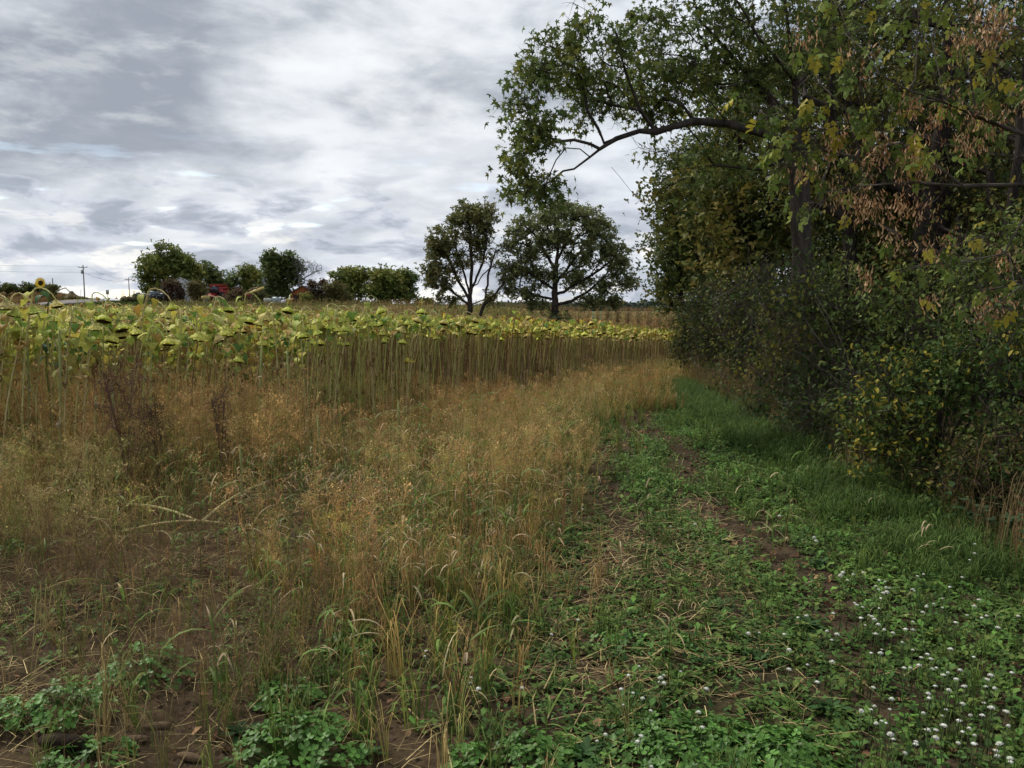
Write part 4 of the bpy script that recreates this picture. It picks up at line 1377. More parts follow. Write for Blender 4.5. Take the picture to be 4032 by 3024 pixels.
def sunflower(H, lod, leafy, span=.034):
    """returns stalk, foliage, bracts, seeds templates (plant at origin, nodding towards +x)"""
    seg = 14 if lod == 0 else (10 if lod == 1 else 6)
    lean = U(.05, .35) if lod < 2 else U(0, .2)
    n = 9 if lod == 0 else 6 if lod == 1 else 4
    t = np.linspace(0, 1, n)
    arch = U(.10, .20); drop = U(.08, .17)
    xs_ = lean * t ** 2; zs_ = H * t
    path = [(xs_[i], .02 * math.sin(3 * t[i] + H), zs_[i]) for i in range(n)]
    m_ = 5 if lod < 2 else 3
    for i in range(1, m_ + 1):
        a = i / m_ * math.pi * .85
        path.append((lean + arch * .5 * (1 - math.cos(a)) + .02 * i / m_, 0, H + arch * .30 * math.sin(a) - drop * (i / m_) ** 2))
    path = np.array(path)
    r0 = U(.0068, .0098)
    rad = np.interp(np.linspace(0, 1, len(path)), [0, .6, 1], [r0, r0 * .8, r0 * .6])
    sc = [(.52, .47, .19), (.58, .47, .23), (.30, .20, .10), (.42, .44, .14), (.50, .42, .20)][rng.randint(5)]
    st = T(*tube(path, rad, 6 if lod == 0 else (4 if lod == 1 else 3), lerp(np.array(sc) * .8, np.array(sc) * 1.1, np.linspace(0, 1, len(path))))).done()
    fo = T()
    nl = leafy
    for i in range(nl):
        k = .99 - (i / max(nl, 1)) ** 1.0 * (span * nl if lod < 2 else .10) - U(0, .04)
        b = (np.interp(k, t, xs_), 0, H * k)
        L = U(.10, .17) * (1 - .2 * i / max(nl, 1))
        c = np.array(LEAFC[rng.randint(len(LEAFC))]) * U(.7, 1.15)
        if i > nl * .6:
            c = c * .5 + np.array([(.26, .17, .06), (.18, .12, .05)][rng.randint(2)]) * .6
        lf = heart_leaf(L, L * U(.7, .95), b, U(0, 6.28), U(.0, .7), U(1.2, 2.4), c)
        fo.add(lf.v, [list(q) for q in lf.fs], lf.c)
    for i in range(3 if lod == 0 else 1):     # dead shrivelled leaves lower down
        k = U(.25, .7)
        b = (np.interp(k, t, xs_), 0, H * k)
        lf = heart_leaf(U(.06, .11), U(.02, .04), b, U(0, 6.28), U(-.2, .4), 2.4, np.array((.20, .13, .06)) * U(.6, 1.2))
        fo.add(lf.v, [list(q) for q in lf.fs], lf.c)
    fo.done()
    dia = U(.095, .145)
    hc = HEADC[rng.randint(len(HEADC))]
    b, s = head_parts(dia, seg, full=lod < 2, cap=hc)
    tiltv = U(-.5, .9)
    e = path[-1] - np.array([0, 0, dia * .47])
    R_ = rot(np.array([0.]), np.array([U(-.3, .3)]), np.array([-tiltv * .5]))[0]
    for q in (b, s):
        q.v = q.v @ R_.T + e
    return st, fo, b, s


var0 = [sunflower(U(1.42, 1.64), 0, rng.randint(9, 13)) for _ in range(9)] + [sunflower(U(1.5, 1.7), 0, rng.randint(4, 7), .018) for _ in range(5)]
var_bare = [sunflower(U(1.3, 1.55), 0, rng.randint(1, 3), .03) for _ in range(4)]
var_tall = [sunflower(1.62 + .02 * i, 0, 8) for i in range(8)]
var1 = [sunflower(U(1.46, 1.68), 1, rng.randint(5, 8), .018) for _ in range(10)]
var2 = [sunflower(U(1.45, 1.66), 2, rng.randint(4, 6)) for _ in range(8)]

# rows of the field
rowdir = np.array([.36, 1.0]); rowdir /= np.linalg.norm(rowdir); perp = np.array([rowdir[1], -rowdir[0]])
ss = np.arange(0, 95, .165); rr = np.arange(-60, 40, .5)
SS, RR = np.meshgrid(ss, rr)
SS = SS + rng.uniform(-.09, .09, SS.shape); RR = RR + rng.normal(0, .07, RR.shape)
fxs = (rowdir[0] * SS + perp[0] * RR).ravel(); fys = (rowdir[1] * SS + perp[1] * RR).ravel()
ok = (fys > field_front(fxs) + .5 * (fbm(fxs, fys, 1.0, 200) - .5)) & (fys < 47 + 1.0 * np.sin(fxs * .3)) & (fxs > -.78 * fys - 1.5) & (fxs < edge_trees(fys) - .3) & (fxs < 12)
ok &= rng.rand(len(ok)) < np.where(fys > 26, .5, .85)
fxs, fys = fxs[ok], fys[ok]
dd = np.hypot(fxs, fys)
vis = np.abs(fxs) < .66 * fys + .4
order = np.argsort(dd + (~vis) * 1000)
near = np.zeros(len(fxs), bool); near[order[:292]] = True
proto = {}
SUN_G = 'ripe nodding sunflowers at the front of the field'
cnt = 0


def sunflower_thing(k, x, y, yaw, s, label, group, bare=False):
    v = ({0: var0, 1: var_bare, 2: var_tall}[int(bare)])[k]
    key = (k, bare)
    z = float(terrain(x, y)) - .02
    if key not in proto:
        r = empty('sunflower', (x, y, z), label, 'sunflower', group, yaw)
        st = Geo(); st.one(v[0]); a = st.build('stalk', M_stalk, r, smooth=True)
        fo = Geo(); fo.one(v[1]); b = fo.build('foliage', M_leaf, r)
        hb = Geo(); hb.one(v[2]); c = hb.build('flower_head', M_leaf, r)
        sd = Geo(); sd.one(v[3]); d = sd.build('seed_disc', M_seed, c)
        proto[key] = (r, a, b, c, d)
        r.scale = (s, s, s)
        return r
    p = proto[key]
    r = p[0].copy(); COL.objects.link(r); r.location = (x, y, z); r.rotation_euler = (0, 0, yaw); r.scale = (s, s, s)
    r['label'] = label
    if group:
        r['group'] = group
    elif 'group' in r:
        del r['group']
    for q in p[1:4]:
        c = q.copy(); COL.objects.link(c); c.parent = r
        if q is p[3]:
            d = p[4].copy(); COL.objects.link(d); d.parent = c
    return r


PLACES = [(30, 'at the left frame edge'), (62, 'below the hill hedge'), (95, 'below the tallest utility pole'), (130, 'below the road sign'), (158, 'below the black pickup'),
          (185, 'below the reddish farm bush'), (212, 'below the round olive bush'), (240, 'below the red combine'), (270, 'below the silo'), (300, 'below the cable spool'), (335, 'below the rusty shed'),
          (380, 'below the right farm pair'), (430, 'below the dense wide farm tree'), (485, 'below the left oak'), (530, 'between the two oaks'), (600, 'below the right oak'), (2000, 'at the right field end')]


def placeword(x, y, tab):
    px = 512 + FPX * x / (y * CP)
    return [w for a, w in tab if px < a][0]


def vlook(k, bare):
    v = (var_bare if bare else var0)[k]
    c = v[2].c[-6]; d = np.ptp(v[2].v[:, 1])
    hue = 'tan' if c[0] > c[1] * 1.12 else ('greenish' if c[0] < c[1] * .97 else 'yellow')
    return ('wide ' if d > .165 else 'small ' if d < .14 else 'medium ') + hue


for i in np.where(near)[0]:
    x, y = fxs[i], fys[i]
    # nod mostly to the east, that is to the right and towards the camera
    yaw = rng.normal(-.35, .9)
    s = rng.uniform(.90, 1.08) 
    bare = rng.rand() < (.12 if x < -3 else .25)
    k = rng.randint(4) if bare else (rng.randint(14) if x < -2.6 else rng.randint(9, 14))
    gap = y - field_front(x)
    row = 'in the foremost row' if gap < .5 else 'one row back' if gap < 1.1 else 'in the middle rows' if gap < 2.2 else 'deep among the rows'
    lab = ('nearly leafless' if bare else ('shorter' if s < .95 else 'taller' if s > 1.04 else 'leafy')) + ' sunflower, ' + vlook(k, bare) + ' head, ' + row + ', ' + placeword(x, y, PLACES)
    sunflower_thing(k, x, y, yaw, s, lab, SUN_G, bare)

g = Geo()
far = ~near
fx2, fy2 = fxs[far], fys[far]; fd = np.hypot(fx2, fy2)
for lo, hi, vs in ((0, 19, var1), (19, 200, var2)):
    kk = (fd >= lo) & (fd < hi); X, Y = fx2[kk], fy2[kk]
    idx = rng.randint(0, len(vs), len(X))
    for i, v in enumerate(vs):
        q = idx == i; n = q.sum()
        if n == 0:
            continue
        P = np.stack([X[q], Y[q], terrain(X[q], Y[q]) - .02], 1)
        R = rot(rng.normal(-.35, .9, n)); s = rng.uniform(.88, 1.07, n); S = np.stack([s, s, s], 1)
        C = rng.uniform(.8, 1.2, (n, 1)) * np.array([[1, 1, 1]])
        
        hC = C * np.array([[1.3, 1.25, 1.1]])
        for tmp, cc in ((v[0], C), (v[1], hC), (v[2], hC), (v[3], C)):
            g.inst(tmp, P, R, S, cc)
o = g.build('sunflower_field', M_leaf)
tag(o, 'mass of ripe yellow green sunflowers filling the field beyond the front rows', 'sunflower field', kind='stuff')


# singled-out sunflowers
def special(px, py_head, D, k, label, yaw=0.0, extra=0.0, bare=False):
    p = pt(px, py_head, D)
    z = float(terrain(p[0], p[1]))
    H = var_tall[k][2].v[:, 2].max()
    e = var_tall[k][2].v.mean(0)
    s = (p[2] - z) / H
    c, s_ = math.cos(yaw), math.sin(yaw)
    return sunflower_thing(k, p[0] - (c * e[0] - s_ * e[1]) * s, D - (s_ * e[0] + c * e[1]) * s, yaw, s, label, None, 2)


special(172, 300, 8.2, 1, 'tall sunflower with broad green leaves poking above the canopy before the brown bush', 0)
special(229, 303, 9.2, 2, 'tall sunflower standing up before the red combine', .3)
special(56, 297, 7.6, 3, 'tall sunflower on an upright neck below the short hill pole', .1)
special(262, 303, 9.8, 4, 'tall sunflower with a big green leaf before the grey tank box', .3)
special(5, 297, 7.2, 5, 'tallest sunflower at the left edge of the view', .2)
special(33, 303, 7.4, 6, 'broad headed sunflower just under the blooming one', -.2)
special(14, 305, 7.3, 7, 'sunflower with a wide dark seed disc near the left edge', .2)

# the one still in bloom
p = pt(44, 283, 8.6); z = gz(p[0], p[1])
root = empty('sunflower', (p[0], p[1], z), 'only sunflower still in bloom, yellow petals round a brown centre, at far left', 'sunflower')
Hh = p[2] - z
path = np.array([(0, 0, 0), (.01, 0, .5), (-.02, 0, 1.0), (.0, 0, 1.45), (.05, 0, Hh - .12), (.03, -.02, Hh - .03), (0, -.05, Hh)])
gq = Geo(); gq.one(T(*tube(path, [.011, .01, .009, .008, .007, .006, .006], 6, (.12, .16, .05))).done()); gq.build('stalk', M_stalk, root, smooth=True)
gq = Geo()
for i in range(11):
    kz = U(.55, .95); lf = heart_leaf(U(.10, .16), U(.08, .11), (0, 0, Hh * kz), U(0, 6.28), U(0, .6), U(1.0, 1.8), np.array((.06, .12, .05)) * U(.7, 1.3)); gq.one(lf)
gq.build('foliage', M_leaf, root)
pe = T()
for j in range(18):
    a = j * 2 * math.pi / 18
    d = np.array([math.cos(a), -.25, math.sin(a)]); s = np.array([-math.sin(a), 0, math.cos(a)])
    o_ = np.array([0, -.055, Hh])
    pe.add([o_ + d * .02, o_ + d * .04 + s * .009, o_ + d * .062, o_ + d * .04 - s * .009], [[0, 1, 2, 3]], np.array((.75, .50, .03)) * U(.85, 1.1))
gq = Geo(); gq.one(pe.done()); pet = gq.build('petal_ring', M_petal, root)
dsk = T(*tube(np.array([(0, -.05, Hh), (0, -.066, Hh), (0, -.072, Hh)]), [.026, .025, .012], 14, (.06, .035, .015))).done()
gq = Geo(); gq.one(dsk); gq.build('flower_disc', M_seed, root)
# a second nodding head on the same plant
b_, s__ = head_parts(.11, 12, cap=(.22, .17, .08))
nk = T(*tube(np.array([(0, 0, Hh - .25), (.12, 0, Hh - .08), (.22, 0, Hh - .05), (.27, 0, Hh - .10)]), [.007, .006, .005, .005], 5, (.16, .17, .06))).done()
gq = Geo(); gq.one(nk); gq.one(b_, (.28, 0, Hh - .15)); hd = gq.build('flower_head', M_leaf, root)
gq = Geo(); gq.one(s__, (.28, 0, Hh - .15)); gq.build('seed_disc', M_seed, hd)

# broken neck with a yellow head hanging low
p = pt(409, 362, 13.0); z = float(terrain(p[0], p[1]))
root = empty('sunflower', (p[0], p[1], z), 'snapped sunflower whose bright yellow head hangs low among the bare stalks', 'sunflower')
hz = p[2] - z
path = np.array([(.30, .1, 0), (.26, .1, .6), (.2, .06, 1.15), (.12, .02, 1.3), (.07, 0, 1.2), (.02, 0, hz + .16), (0, 0, hz + .06)])
gq = Geo(); gq.one(T(*tube(path, [.011, .010, .009, .011, .012, .009, .008], 6, (.42, .36, .17))).done()); gq.build('stalk', M_stalk, root, smooth=True)
b_, s__ = head_parts(.15, 14, cap=(.62, .52, .06))
gq = Geo(); gq.one(b_, (0, 0, hz)); hd = gq.build('flower_head', M_petal, root)
gq = Geo(); gq.one(s__, (0, 0, hz)); gq.build('seed_disc', M_seed, hd)

# bare snapped stalks standing forward of the rows
st_spec = [(108, 500, 430, 'bare yellow stalk cut off short, right of the pair left of the reddish weed'), (95, 497, 395, 'tall bare stalk standing just left of the reddish weed'),
           (118, 498, 380, 'bare stalk leaning at the reddish weed'), (88, 510, 440, 'shortest dark based stalk stump left of the reddish weed'), (62, 500, 330, 'long leaning green stalk nearest the left edge'),
           (322, 500, 415, 'stout green stalk standing alone before the mid field'), (243, 520, 445, 'stout stalk behind the long fallen stalk'), (400, 470, 400, 'pale stalk stump left of the grass clearing'),
           (30, 480, 350, 'thin bare stalk close to the left frame edge'), (290, 470, 350, 'bare stalk with withered leaf stubs in the weeds'), (258, 480, 345, 'bare yellow green stalk in the middle of the left weeds')]
for (px, pb, ptop, lab) in st_spec:
    b0 = hit(px, pb, 0); D = b0[1]
    top = pt(px + U(-7, 4), ptop, D)
    h = top[2] - b0[2]
    root = empty('bare_stalk', tuple(b0), lab, 'plant stalk')
    path = np.array([(0, 0, -.02), (.2 * (top[0] - b0[0]), 0, h * .35), (.6 * (top[0] - b0[0]), 0.01, h * .7), (top[0] - b0[0], 0, h)])
    gq = Geo(); gq.one(T(*tube(path, [.0125, .011, .010, .008], 7, lerp((.25, .20, .09), (.24, .27, .09), np.linspace(0, 1, 4)))).done()); gq.build('stalk', M_stalk, root, smooth=True)
    for q in range(6):
        gq = Geo()
        kz = U(.3, .98); b = np.array([np.interp(kz * path[3][2], path[:, 2], path[:, a_]) for a_ in range(3)])
        lf = heart_leaf(U(.05, .09), U(.010, .02), b, U(0, 6.28), U(.1, .8), 2.2, np.array(PALE) * U(.5, 1.0)); gq.one(lf)
        gq.build('withered_leaf', M_leaf, root)

# fallen stalks on the soil
for (a, b, r, lab) in (((122, 504), (203, 523), .011, 'pale yellow fallen stalk lying left of the middle'), ((200, 523), (262, 484), .011, 'dark tipped fallen stalk slanting up to the right'),
                       ((126, 531), (225, 523), .009, 'green fallen stalk lying nearest the camera'), ((470, 486), (560, 486), .004, 'thin dry stem lying flat in the grass by the track')):
    A0 = hit(a[0], a[1], .05); B0 = hit(b[0], b[1], .12)
    pth = np.array([A0 + (B0 - A0) * t + np.array([0, 0, .04 * math.sin(math.pi * t)]) for t in np.linspace(0, 1, 7)])
    gq = Geo(); gq.one(T(*tube(pth, np.linspace(r, r * .75, 7), 7, (.62, .54, .24))).done())
    o = gq.build('fallen_stalk', M_stalk, smooth=True, loc=pth[0]); tag(o, lab, 'fallen stalk')

# ------------------------------------------------------------------ reddish dead weed at left
def red_weed(px, pb, ptop, width, lab, col=(.10, .055, .04), nb=90):
    b0 = hit(px, pb, 0); top = pt(px, ptop, b0[1]); h = top[2] - b0[2]
    w = width / FPX * b0[1] / 2
    z = b0[2]
    chains = [[tuple(b0), tuple(b0 + np.array([0, 0, h * .15]))]]
    for i in range(6):
        a = U(0, 6.28)
        chains.append([b0 + np.array([0, 0, h * .12]), b0 + np.array([math.cos(a) * w * .25, math.sin(a) * w * .25, h * .5]), b0 + np.array([math.cos(a) * w * .6, math.sin(a) * w * .6, h * U(.75, .95)])])
    A = np.concatenate([ell(b0 + np.array([0, 0, h * .72]), (w, w, h * .28), nb), ell(b0 + np.array([w * .4, 0, h * .45]), (w * .8, w * .6, h * .2), nb // 3)])
    tr = Tree(chains, .012); tr.grow(A, .12, .3, .02)
    root = empty('dead_weed', tuple(b0), lab, 'weed')
    gw = Geo(); tr.wood(gw, rtip=.0022, rbase=.010, col=np.array(col) * 1.2, rmin=.0015)
    M_, E = tr.twigs(gw, 5, .09, r=.001, col=col)
    gw.build('stem', M_stalk, root, loc=b0)
    gl = Geo(); P = np.concatenate([E, M_, np.repeat(E, 3, 0) + rng.normal(0, .012, (len(E) * 3, 3))])
    leaves(gl, leaf2, P, .011, [col, np.array(col) * 1.5, np.array(col) * .7], .3, 0, 1.2)
    gl.build('seed_head', M_dry, root, loc=b0)


red_weed(128, 505, 350, 62, 'dead reddish brown branching weed standing tall at left', (.14, .08, .055), nb=120)
red_weed(160, 500, 392, 30, 'dark dead weed to the right of the tall reddish one', (.075, .055, .035), 50)
red_weed(222, 490, 375, 26, 'dusky dead weed among the stalks left of centre', (.10, .065, .05), 40)
red_weed(352, 392, 350, 14, 'small dark weed standing against the sunflower rows', (.08, .05, .045), 25)

# ------------------------------------------------------------------ clover clumps and rosettes
cl = [(300, 745, .26, .16, 260, 'broad bright clover clump at bottom left of centre'), (68, 705, .17, .17, 120, 'round light green clover clump near the left bottom corner'),
      (8, 720, .12, .12, 60, 'clover clump cut by the left frame edge'), (287, 690, .14, .11, 110, 'small dark clover clump above the broad bright one'),
      (145, 665, .20, .16, 130, 'shaded clover clump behind dead stems at left'), (535, 748, .17, .10, 100, 'clover clump at the bottom centre'),
      (700, 745, .34, .09, 420, 'wide low clover mat at the bottom right of centre'), (790, 750, .22, .09, 200, 'clover mat edge beside the white flowers'),
      (470, 760, .10, .08, 50, 'small bright clover sprig at the bottom edge'), (210, 668, .05, .05, 14, 'tiny clover seedling on bare soil'),
      (350, 640, .14, .09, 60, 'clover patch under the left centre grass'), (22, 545, .16, .10, 60, 'clover patch on the soil far left'), (620, 640, .14, .06, 50, 'flat clover patch left of the leaf rosettes'),
      (85, 755, .16, .07, 60, 'clover and leaf patch at the bottom left'), (82, 480, .14, .16, 60, 'clump of green weeds at the foot of the bare stalks')]
for (px, py, R, Hh, n, lab) in cl:
    p = hit(px, py, Hh * .3)
    b0 = np.array([p[0], p[1], gz(p[0], p[1])])
    lv, st = clover(n, R, Hh, (.085, .185, .035), .021)
    root = empty('clover_clump', tuple(b0), lab, 'clover')
    gq = Geo(); gq.one(st); gq.build('stem', M_leaf, root)
    gq = Geo(); gq.one(lv); gq.build('foliage', M_wet, root)
rs = [(612, 650, .12, 'leaf rosette in the straw right of centre'), (583, 745, .15, 'broad leaf rosette at the bottom centre'), (808, 622, .13, 'dark leaf rosette under the pair of white flowers'),
      (705, 660, .13, 'grey green leaf rosette on the bare soil'), (760, 655, .12, 'leafy rosette beside the soil patch'), (600, 620, .11, 'leaf rosette at the edge of the tall grass'),
      (240, 725, .12, 'pale leaf rosette left of the broad clover clump'), (372, 745, .07, 'narrow leafed seedling at the bottom'), (700, 545, .12, 'small rosette in the middle of the track'),
      (90, 745, .10, 'rosette at the bottom left on bare soil'), (820, 560, .12, 'rosette among the leaves above the white flowers'), (830, 700, .14, 'rosette on the soil among the white flowers'),
      (720, 600, .10, 'rosette beside the right wheel rut'), (640, 690, .10, 'rosette above the clover mat')]
for (px, py, L, lab) in rs:
    p = hit(px, py, .03)
    b0 = np.array([p[0], p[1], gz(p[0], p[1])])
    gq = Geo(); gq.one(rosette(rng.randint(11, 17), L, np.array((.05, .105, .035)) * U(.8, 1.3)))
    o = gq.build('leaf_rosette', M_leaf, loc=None); o.location = tuple(b0); tag(o, lab, 'plant')

b0 = hit(678, 372, .1); b0[2] = gz(b0[0], b0[1])
gq = Geo()
for _ in range(26):
    gq.one(lush_t[rng.randint(4)], (U(-.32, .32), U(-.3, .3), 0), U(0, 6.28), U(.8, 1.5), (.45, .5, .5))
o = gq.build('grass_clump', M_leaf); o.location = tuple(b0); tag(o, 'dark rounded clump of grass at the far end of the green track', 'grass')
# log, cobs
b0 = hit(42, 736, .03); b1 = hit(92, 742, .03)
gq = Geo(); pth = np.array([b0, b0 * .7 + b1 * .3 + (0, 0, .012), b0 * .3 + b1 * .7 + (0, .01, .012), b1]); pth[:, 2] = [gz(*q[:2]) + .028 for q in pth]
gq.one(T(*tube(pth, [.022, .031, .030, .018], 9, (.03, .02, .014))).done()); o = gq.build('log', M_bark, smooth=True, loc=b0)
tag(o, 'dark rotten log on the soil in the left bottom corner', 'log')
for (px, py, a, lab) in ((134, 736, .1, 'dry corn cob lying on the soil, the left one'), (157, 722, .2, 'shrivelled dark cob above and right of the pale one'), (190, 753, -.3, 'curled husk on the soil at the bottom')):
    p = hit(px, py, .01); b0 = np.array([p[0], p[1], gz(p[0], p[1]) + .014])
    d = np.array([math.cos(a), math.sin(a), 0]) * .052
    tt = np.linspace(-1, 1, 9)
    gq = Geo(); gq.one(T(*tube(np.array([d * t for t in tt]), .0155 * np.sqrt(np.maximum(.08, 1 - tt ** 2 * .8)), 10, (.21, .14, .085))).done())
    o = gq.build('corn_cob', M_seed, smooth=True); o.location = tuple(b0); tag(o, lab, 'corn cob')

# ------------------------------------------------------------------ white flowers
def white_head(r=.0115):
    t = T()
    for i in range(20):
        th = math.acos(1 - U(0, 1) * 1.1); a = U(0, 6.28)
        c = np.array([math.sin(th) * math.cos(a), math.sin(th) * math.sin(a), math.cos(th) * .8]) * r
        d = c / np.linalg.norm(c); s = np.cross(d, (.3, .5, .8)); s /= np.linalg.norm(s); u = np.cross(d, s)
        k = r * .5
        t.add([c + s * k, c + (s + u) * k * .25 + d * .001, c + u * k, c + (u - s) * k * .25 + d * .001, c - s * k, c - (s + u) * k * .25 + d * .001, c - u * k, c + (s - u) * k * .25 + d * .001],
              [[0, 1, 2, 3, 4, 5, 6, 7]], np.array((.84, .84, .78)) * U(.8, 1.05))
    dm = T(*tube(np.array([(0, 0, -.1 * r), (0, 0, .35 * r), (0, 0, .7 * r)]), [r * .8, r * .8, r * .4], 8, (.50, .52, .40)))
    t.add(dm.vs[0], dm.fs, dm.cs[0])
    t.add([(0, 0, -r * .5), (r * .5, 0, .2 * r), (0, r * .5, .2 * r), (-r * .5, 0, .2 * r), (0, -r * .5, .2 * r)], [[0, 2, 1], [0, 3, 2], [0, 4, 3], [0, 1, 4]], (.25, .33, .12))
    return t.done()


wprot = []
for i in range(6):
    h = 1.0
    st = T(*tube(np.array([(0, 0, 0), (.03, .01, .35), (-.01, .02, .7), (0, 0, 1)]), [.007, .006, .005, .004], 4, (.10, .13, .05))).done()
    wprot.append((st, [white_head(.011) for _ in range(1)][0]))
crop = [(660, 52), (92, 105), (895, 190), (897, 212), (1003, 415), (1022, 432), (1135, 412), (1134, 425), (1192, 410), (1103, 460), (1250, 462), (1288, 470), (1300, 500), (1228, 520), (1287, 538), (1320, 543),
        (1287, 578), (1345, 508), (1368, 512), (1481, 435), (1571, 423), (1788, 443), (1744, 506), (1550, 528), (1503, 520), (1112, 618), (1133, 606), (1133, 633), (1330, 640), (1540, 630), (1560, 666), (1620, 612), (1640, 622),
        (1665, 636), (1910, 702), (1926, 585), (1918, 627), (1720, 577), (966, 672), (1172, 692), (1182, 703), (1264, 683), (1255, 711), (1202, 748), (1236, 744), (1494, 727), (1736, 730), (2033, 687), (1860, 684), (2003, 763),
        (458, 801), (477, 795), (648, 806), (955, 785), (984, 806), (921, 842), (1306, 777), (1370, 798), (1430, 775), (1546, 777), (1207, 803), (1423, 857), (702, 906), (1305, 903), (1230, 925), (1244, 925), (1499, 906),
        (1551, 953), (1634, 933), (1672, 964), (1838, 951), (798, 999), (966, 982), (675, 1028), (1576, 1004), (1574, 1027), (1653, 1020), (1723, 1050), (1651, 1065), (1813, 1035), (1797, 1092), (1975, 1094), (2131, 1050),
        (2100, 1149), (2008, 1139), (1949, 1067), (920, 1110), (1190, 1145), (1708, 1135), (1704, 1158), (1776, 1166), (1800, 1134), (1842, 1138), (1603, 1185), (1655, 1214), (1926, 1243), (1936, 1274), (115, 1153),
        (1316, 1218), (1120, 1293), (1192, 1300), (1245, 1264), (1301, 1286), (1397, 1284), (1734, 1286), (1726, 1325), (1764, 1358), (1940, 1322), (1965, 1322), (2137, 1298), (2078, 1390), (1249, 1358), (1330, 1373),
        (1207, 1373), (1627, 1417), (1652, 1416), (1704, 1387), (1612, 1467), (1846, 1428), (1344, 1443), (1363, 1474), (1466, 1490), (1495, 1507), (1777, 1500), (1962, 1505), (2051, 1500), (2116, 1510), (1447, 1563),
        (2020, 1582), (2035, 1548), (2075, 1620), (2148, 1595), (173, 1303), (130, 1398), (1575, 1309), (1814, 1249), (1873, 332), (1922, 290), (1912, 230), (2152, 690), (1437, 1020), (1457, 1020), (725, 700), (775, 687), (1750, 900), (1900, 1450), (1940, 1405)]
crop2 = [(838, 1115), (880, 1155), (781, 1080), (1115, 1147), (1342, 806), (1463, 713), (1926, 1010), (1878, 1068), (2030, 1083), (2053, 1066), (1990, 1112), (2030, 1117), (1800, 1180), (1826, 1157), (1930, 1213), (2007, 1293), (1763, 1255),
         (1744, 1445), (1840, 1452), (1870, 1492), (1703, 1485), (2140, 1043), (533, 358), (727, 38), (15, 228), (572, 911), (488, 945), (2008, 1650), (1557, 7), (1328, 106), (2120, 118)]
heads = [(682.7 + a * .1568 * .98, 507.9 + b * .1568) for a, b in crop] + [(341.3 + a * .1568, 507.9 + b * .1568) for a, b in crop2]
WG = 'small white flower heads scattered over the track margin'
wp = {}
for i, (px, py) in enumerate(heads):
    zh = U(.10, .30) if px > 800 else U(.06, .18)
    p = hit(px, py, zh)
    h = p[2] - gz(p[0], p[1])
    k = i % 6
    big = (px, py) in (heads[148 - 148],)
    lean = U(-.04, .04)
    if k not in wp:
        root = empty('white_flower', (p[0] - lean, p[1], p[2] - h), 'small white flower head on a thin stem in the weeds', 'flower', WG)
        gq = Geo(); gq.one(wprot[k][0]); a = gq.build('stem', M_leaf, root)
        gq = Geo(); gq.one(wprot[k][1]); b = gq.build('flower_head', M_petal, root)
        a.scale = (.35, .35, h); b.location = (0, 0, h)
        wp[k] = (root, a, b)
    else:
        r0_, a0, b0_ = wp[k]
        root = r0_.copy(); COL.objects.link(root); root.location = (p[0] - lean, p[1], p[2] - h)
        a = a0.copy(); COL.objects.link(a); a.parent = root; a.scale = (.35, .35, h)
        b = b0_.copy(); COL.objects.link(b); b.parent = root; b.location = (0, 0, h)
        s = U(.5, 1.0); b.scale = (s, s, s * U(.4, .8))
    zone = [w for a, w in ((200, 'far left on the bare soil'), (480, 'in the weeds left of centre'), (600, 'in the straw at bottom centre'), (700, 'above the clover mat'), (780, 'beside the right wheel rut'), (840, 'at the left fringe of the white patch'),
            (890, 'in the left half of the white patch'), (935, 'in the middle of the white patch'), (980, 'in the right half of the white patch'), (2000, 'at the right frame edge')) if px < a][0]
    dep = 'high up' if py < 580 else 'farther back' if py < 625 else 'halfway down' if py < 670 else 'near the front' if py < 715 else 'at the very front'
    root['label'] = ('tall' if h > .2 else 'low') + ' white flower head ' + dep + ' ' + zone
# rust coloured scrap under the shrub
p = hit(730, 473, .05) * 0 + hit(912, 470, .03)
gq = Geo(); gq.one(T(np.array([(-.09, 0, 0), (.02, -.05, .03), (.11, 0, .05), (.08, .03, .12), (-.01, .02, .11), (-.04, .0, .05)]), [[0, 1, 5], [1, 2, 3, 4, 5]], (.24, .09, .04)).done())
o = gq.build('dead_leaf', M_grit); o.location = (p[0], p[1], gz(p[0], p[1])); tag(o, 'large curled rust brown dead leaf at the foot of the yellow flecked shrub', 'leaf')

# ------------------------------------------------------------------ corn
def corn(lod):
    t = T(); H = U(1.85, 2.15)
    lean = U(-.08, .08, 2)
    n = 4 if lod else 6
    tt = np.linspace(0, 1, n); path = np.stack([lean[0] * tt, lean[1] * tt, H * tt], 1)
    t.add(*tube(path, np.linspace(.014, .004, n), 3 if lod else 5, (.30, .20, .10)))
    for i in range(6 if lod else 10):
        k = .15 + .8 * i / (6 if lod else 10)
        b = np.array([lean[0] * k, lean[1] * k, H * k]); az = (i % 2) * math.pi + U(-.7, .7) + .5; L = U(.4, .65)
        m = 4 if lod else 6; s = np.linspace(0, 1, m)
        ang = U(.7, 1.2) - U(2.0, 3.2) * s
        dr = np.cumsum(np.cos(ang)) / m * L; dz = np.cumsum(np.sin(ang)) / m * L
        dr -= dr[0]; dz -= dz[0]
        p = b + np.stack([math.cos(az) * dr, math.sin(az) * dr, dz], 1)
        c = np.array([(.42, .27, .13), (.34, .20, .095), (.48, .34, .17), (.20, .22, .08)][rng.randint(4 if k > .5 else 3)]) * U(.7, 1.2)
        t.add(*ribbon(p, (.07 if lod else .055) * np.sin(np.clip(s * 2.5 + .6, 0, 1.57)) * (1 - .8 * s ** 3), (-math.sin(az), math.cos(az), 0), c))
    for i in range(4 if lod else 8):   # tassel
        a = U(0, 6.28); e = path[-1] + np.array([math.cos(a) * .08, math.sin(a) * .08, U(.1, .2)])
        t.add([path[-1] + (.006, 0, 0), path[-1] - (.006, 0, 0), e], [[0, 1, 2]], np.array((.36, .24, .12)) * U(.8, 1.2))
    return t.done()


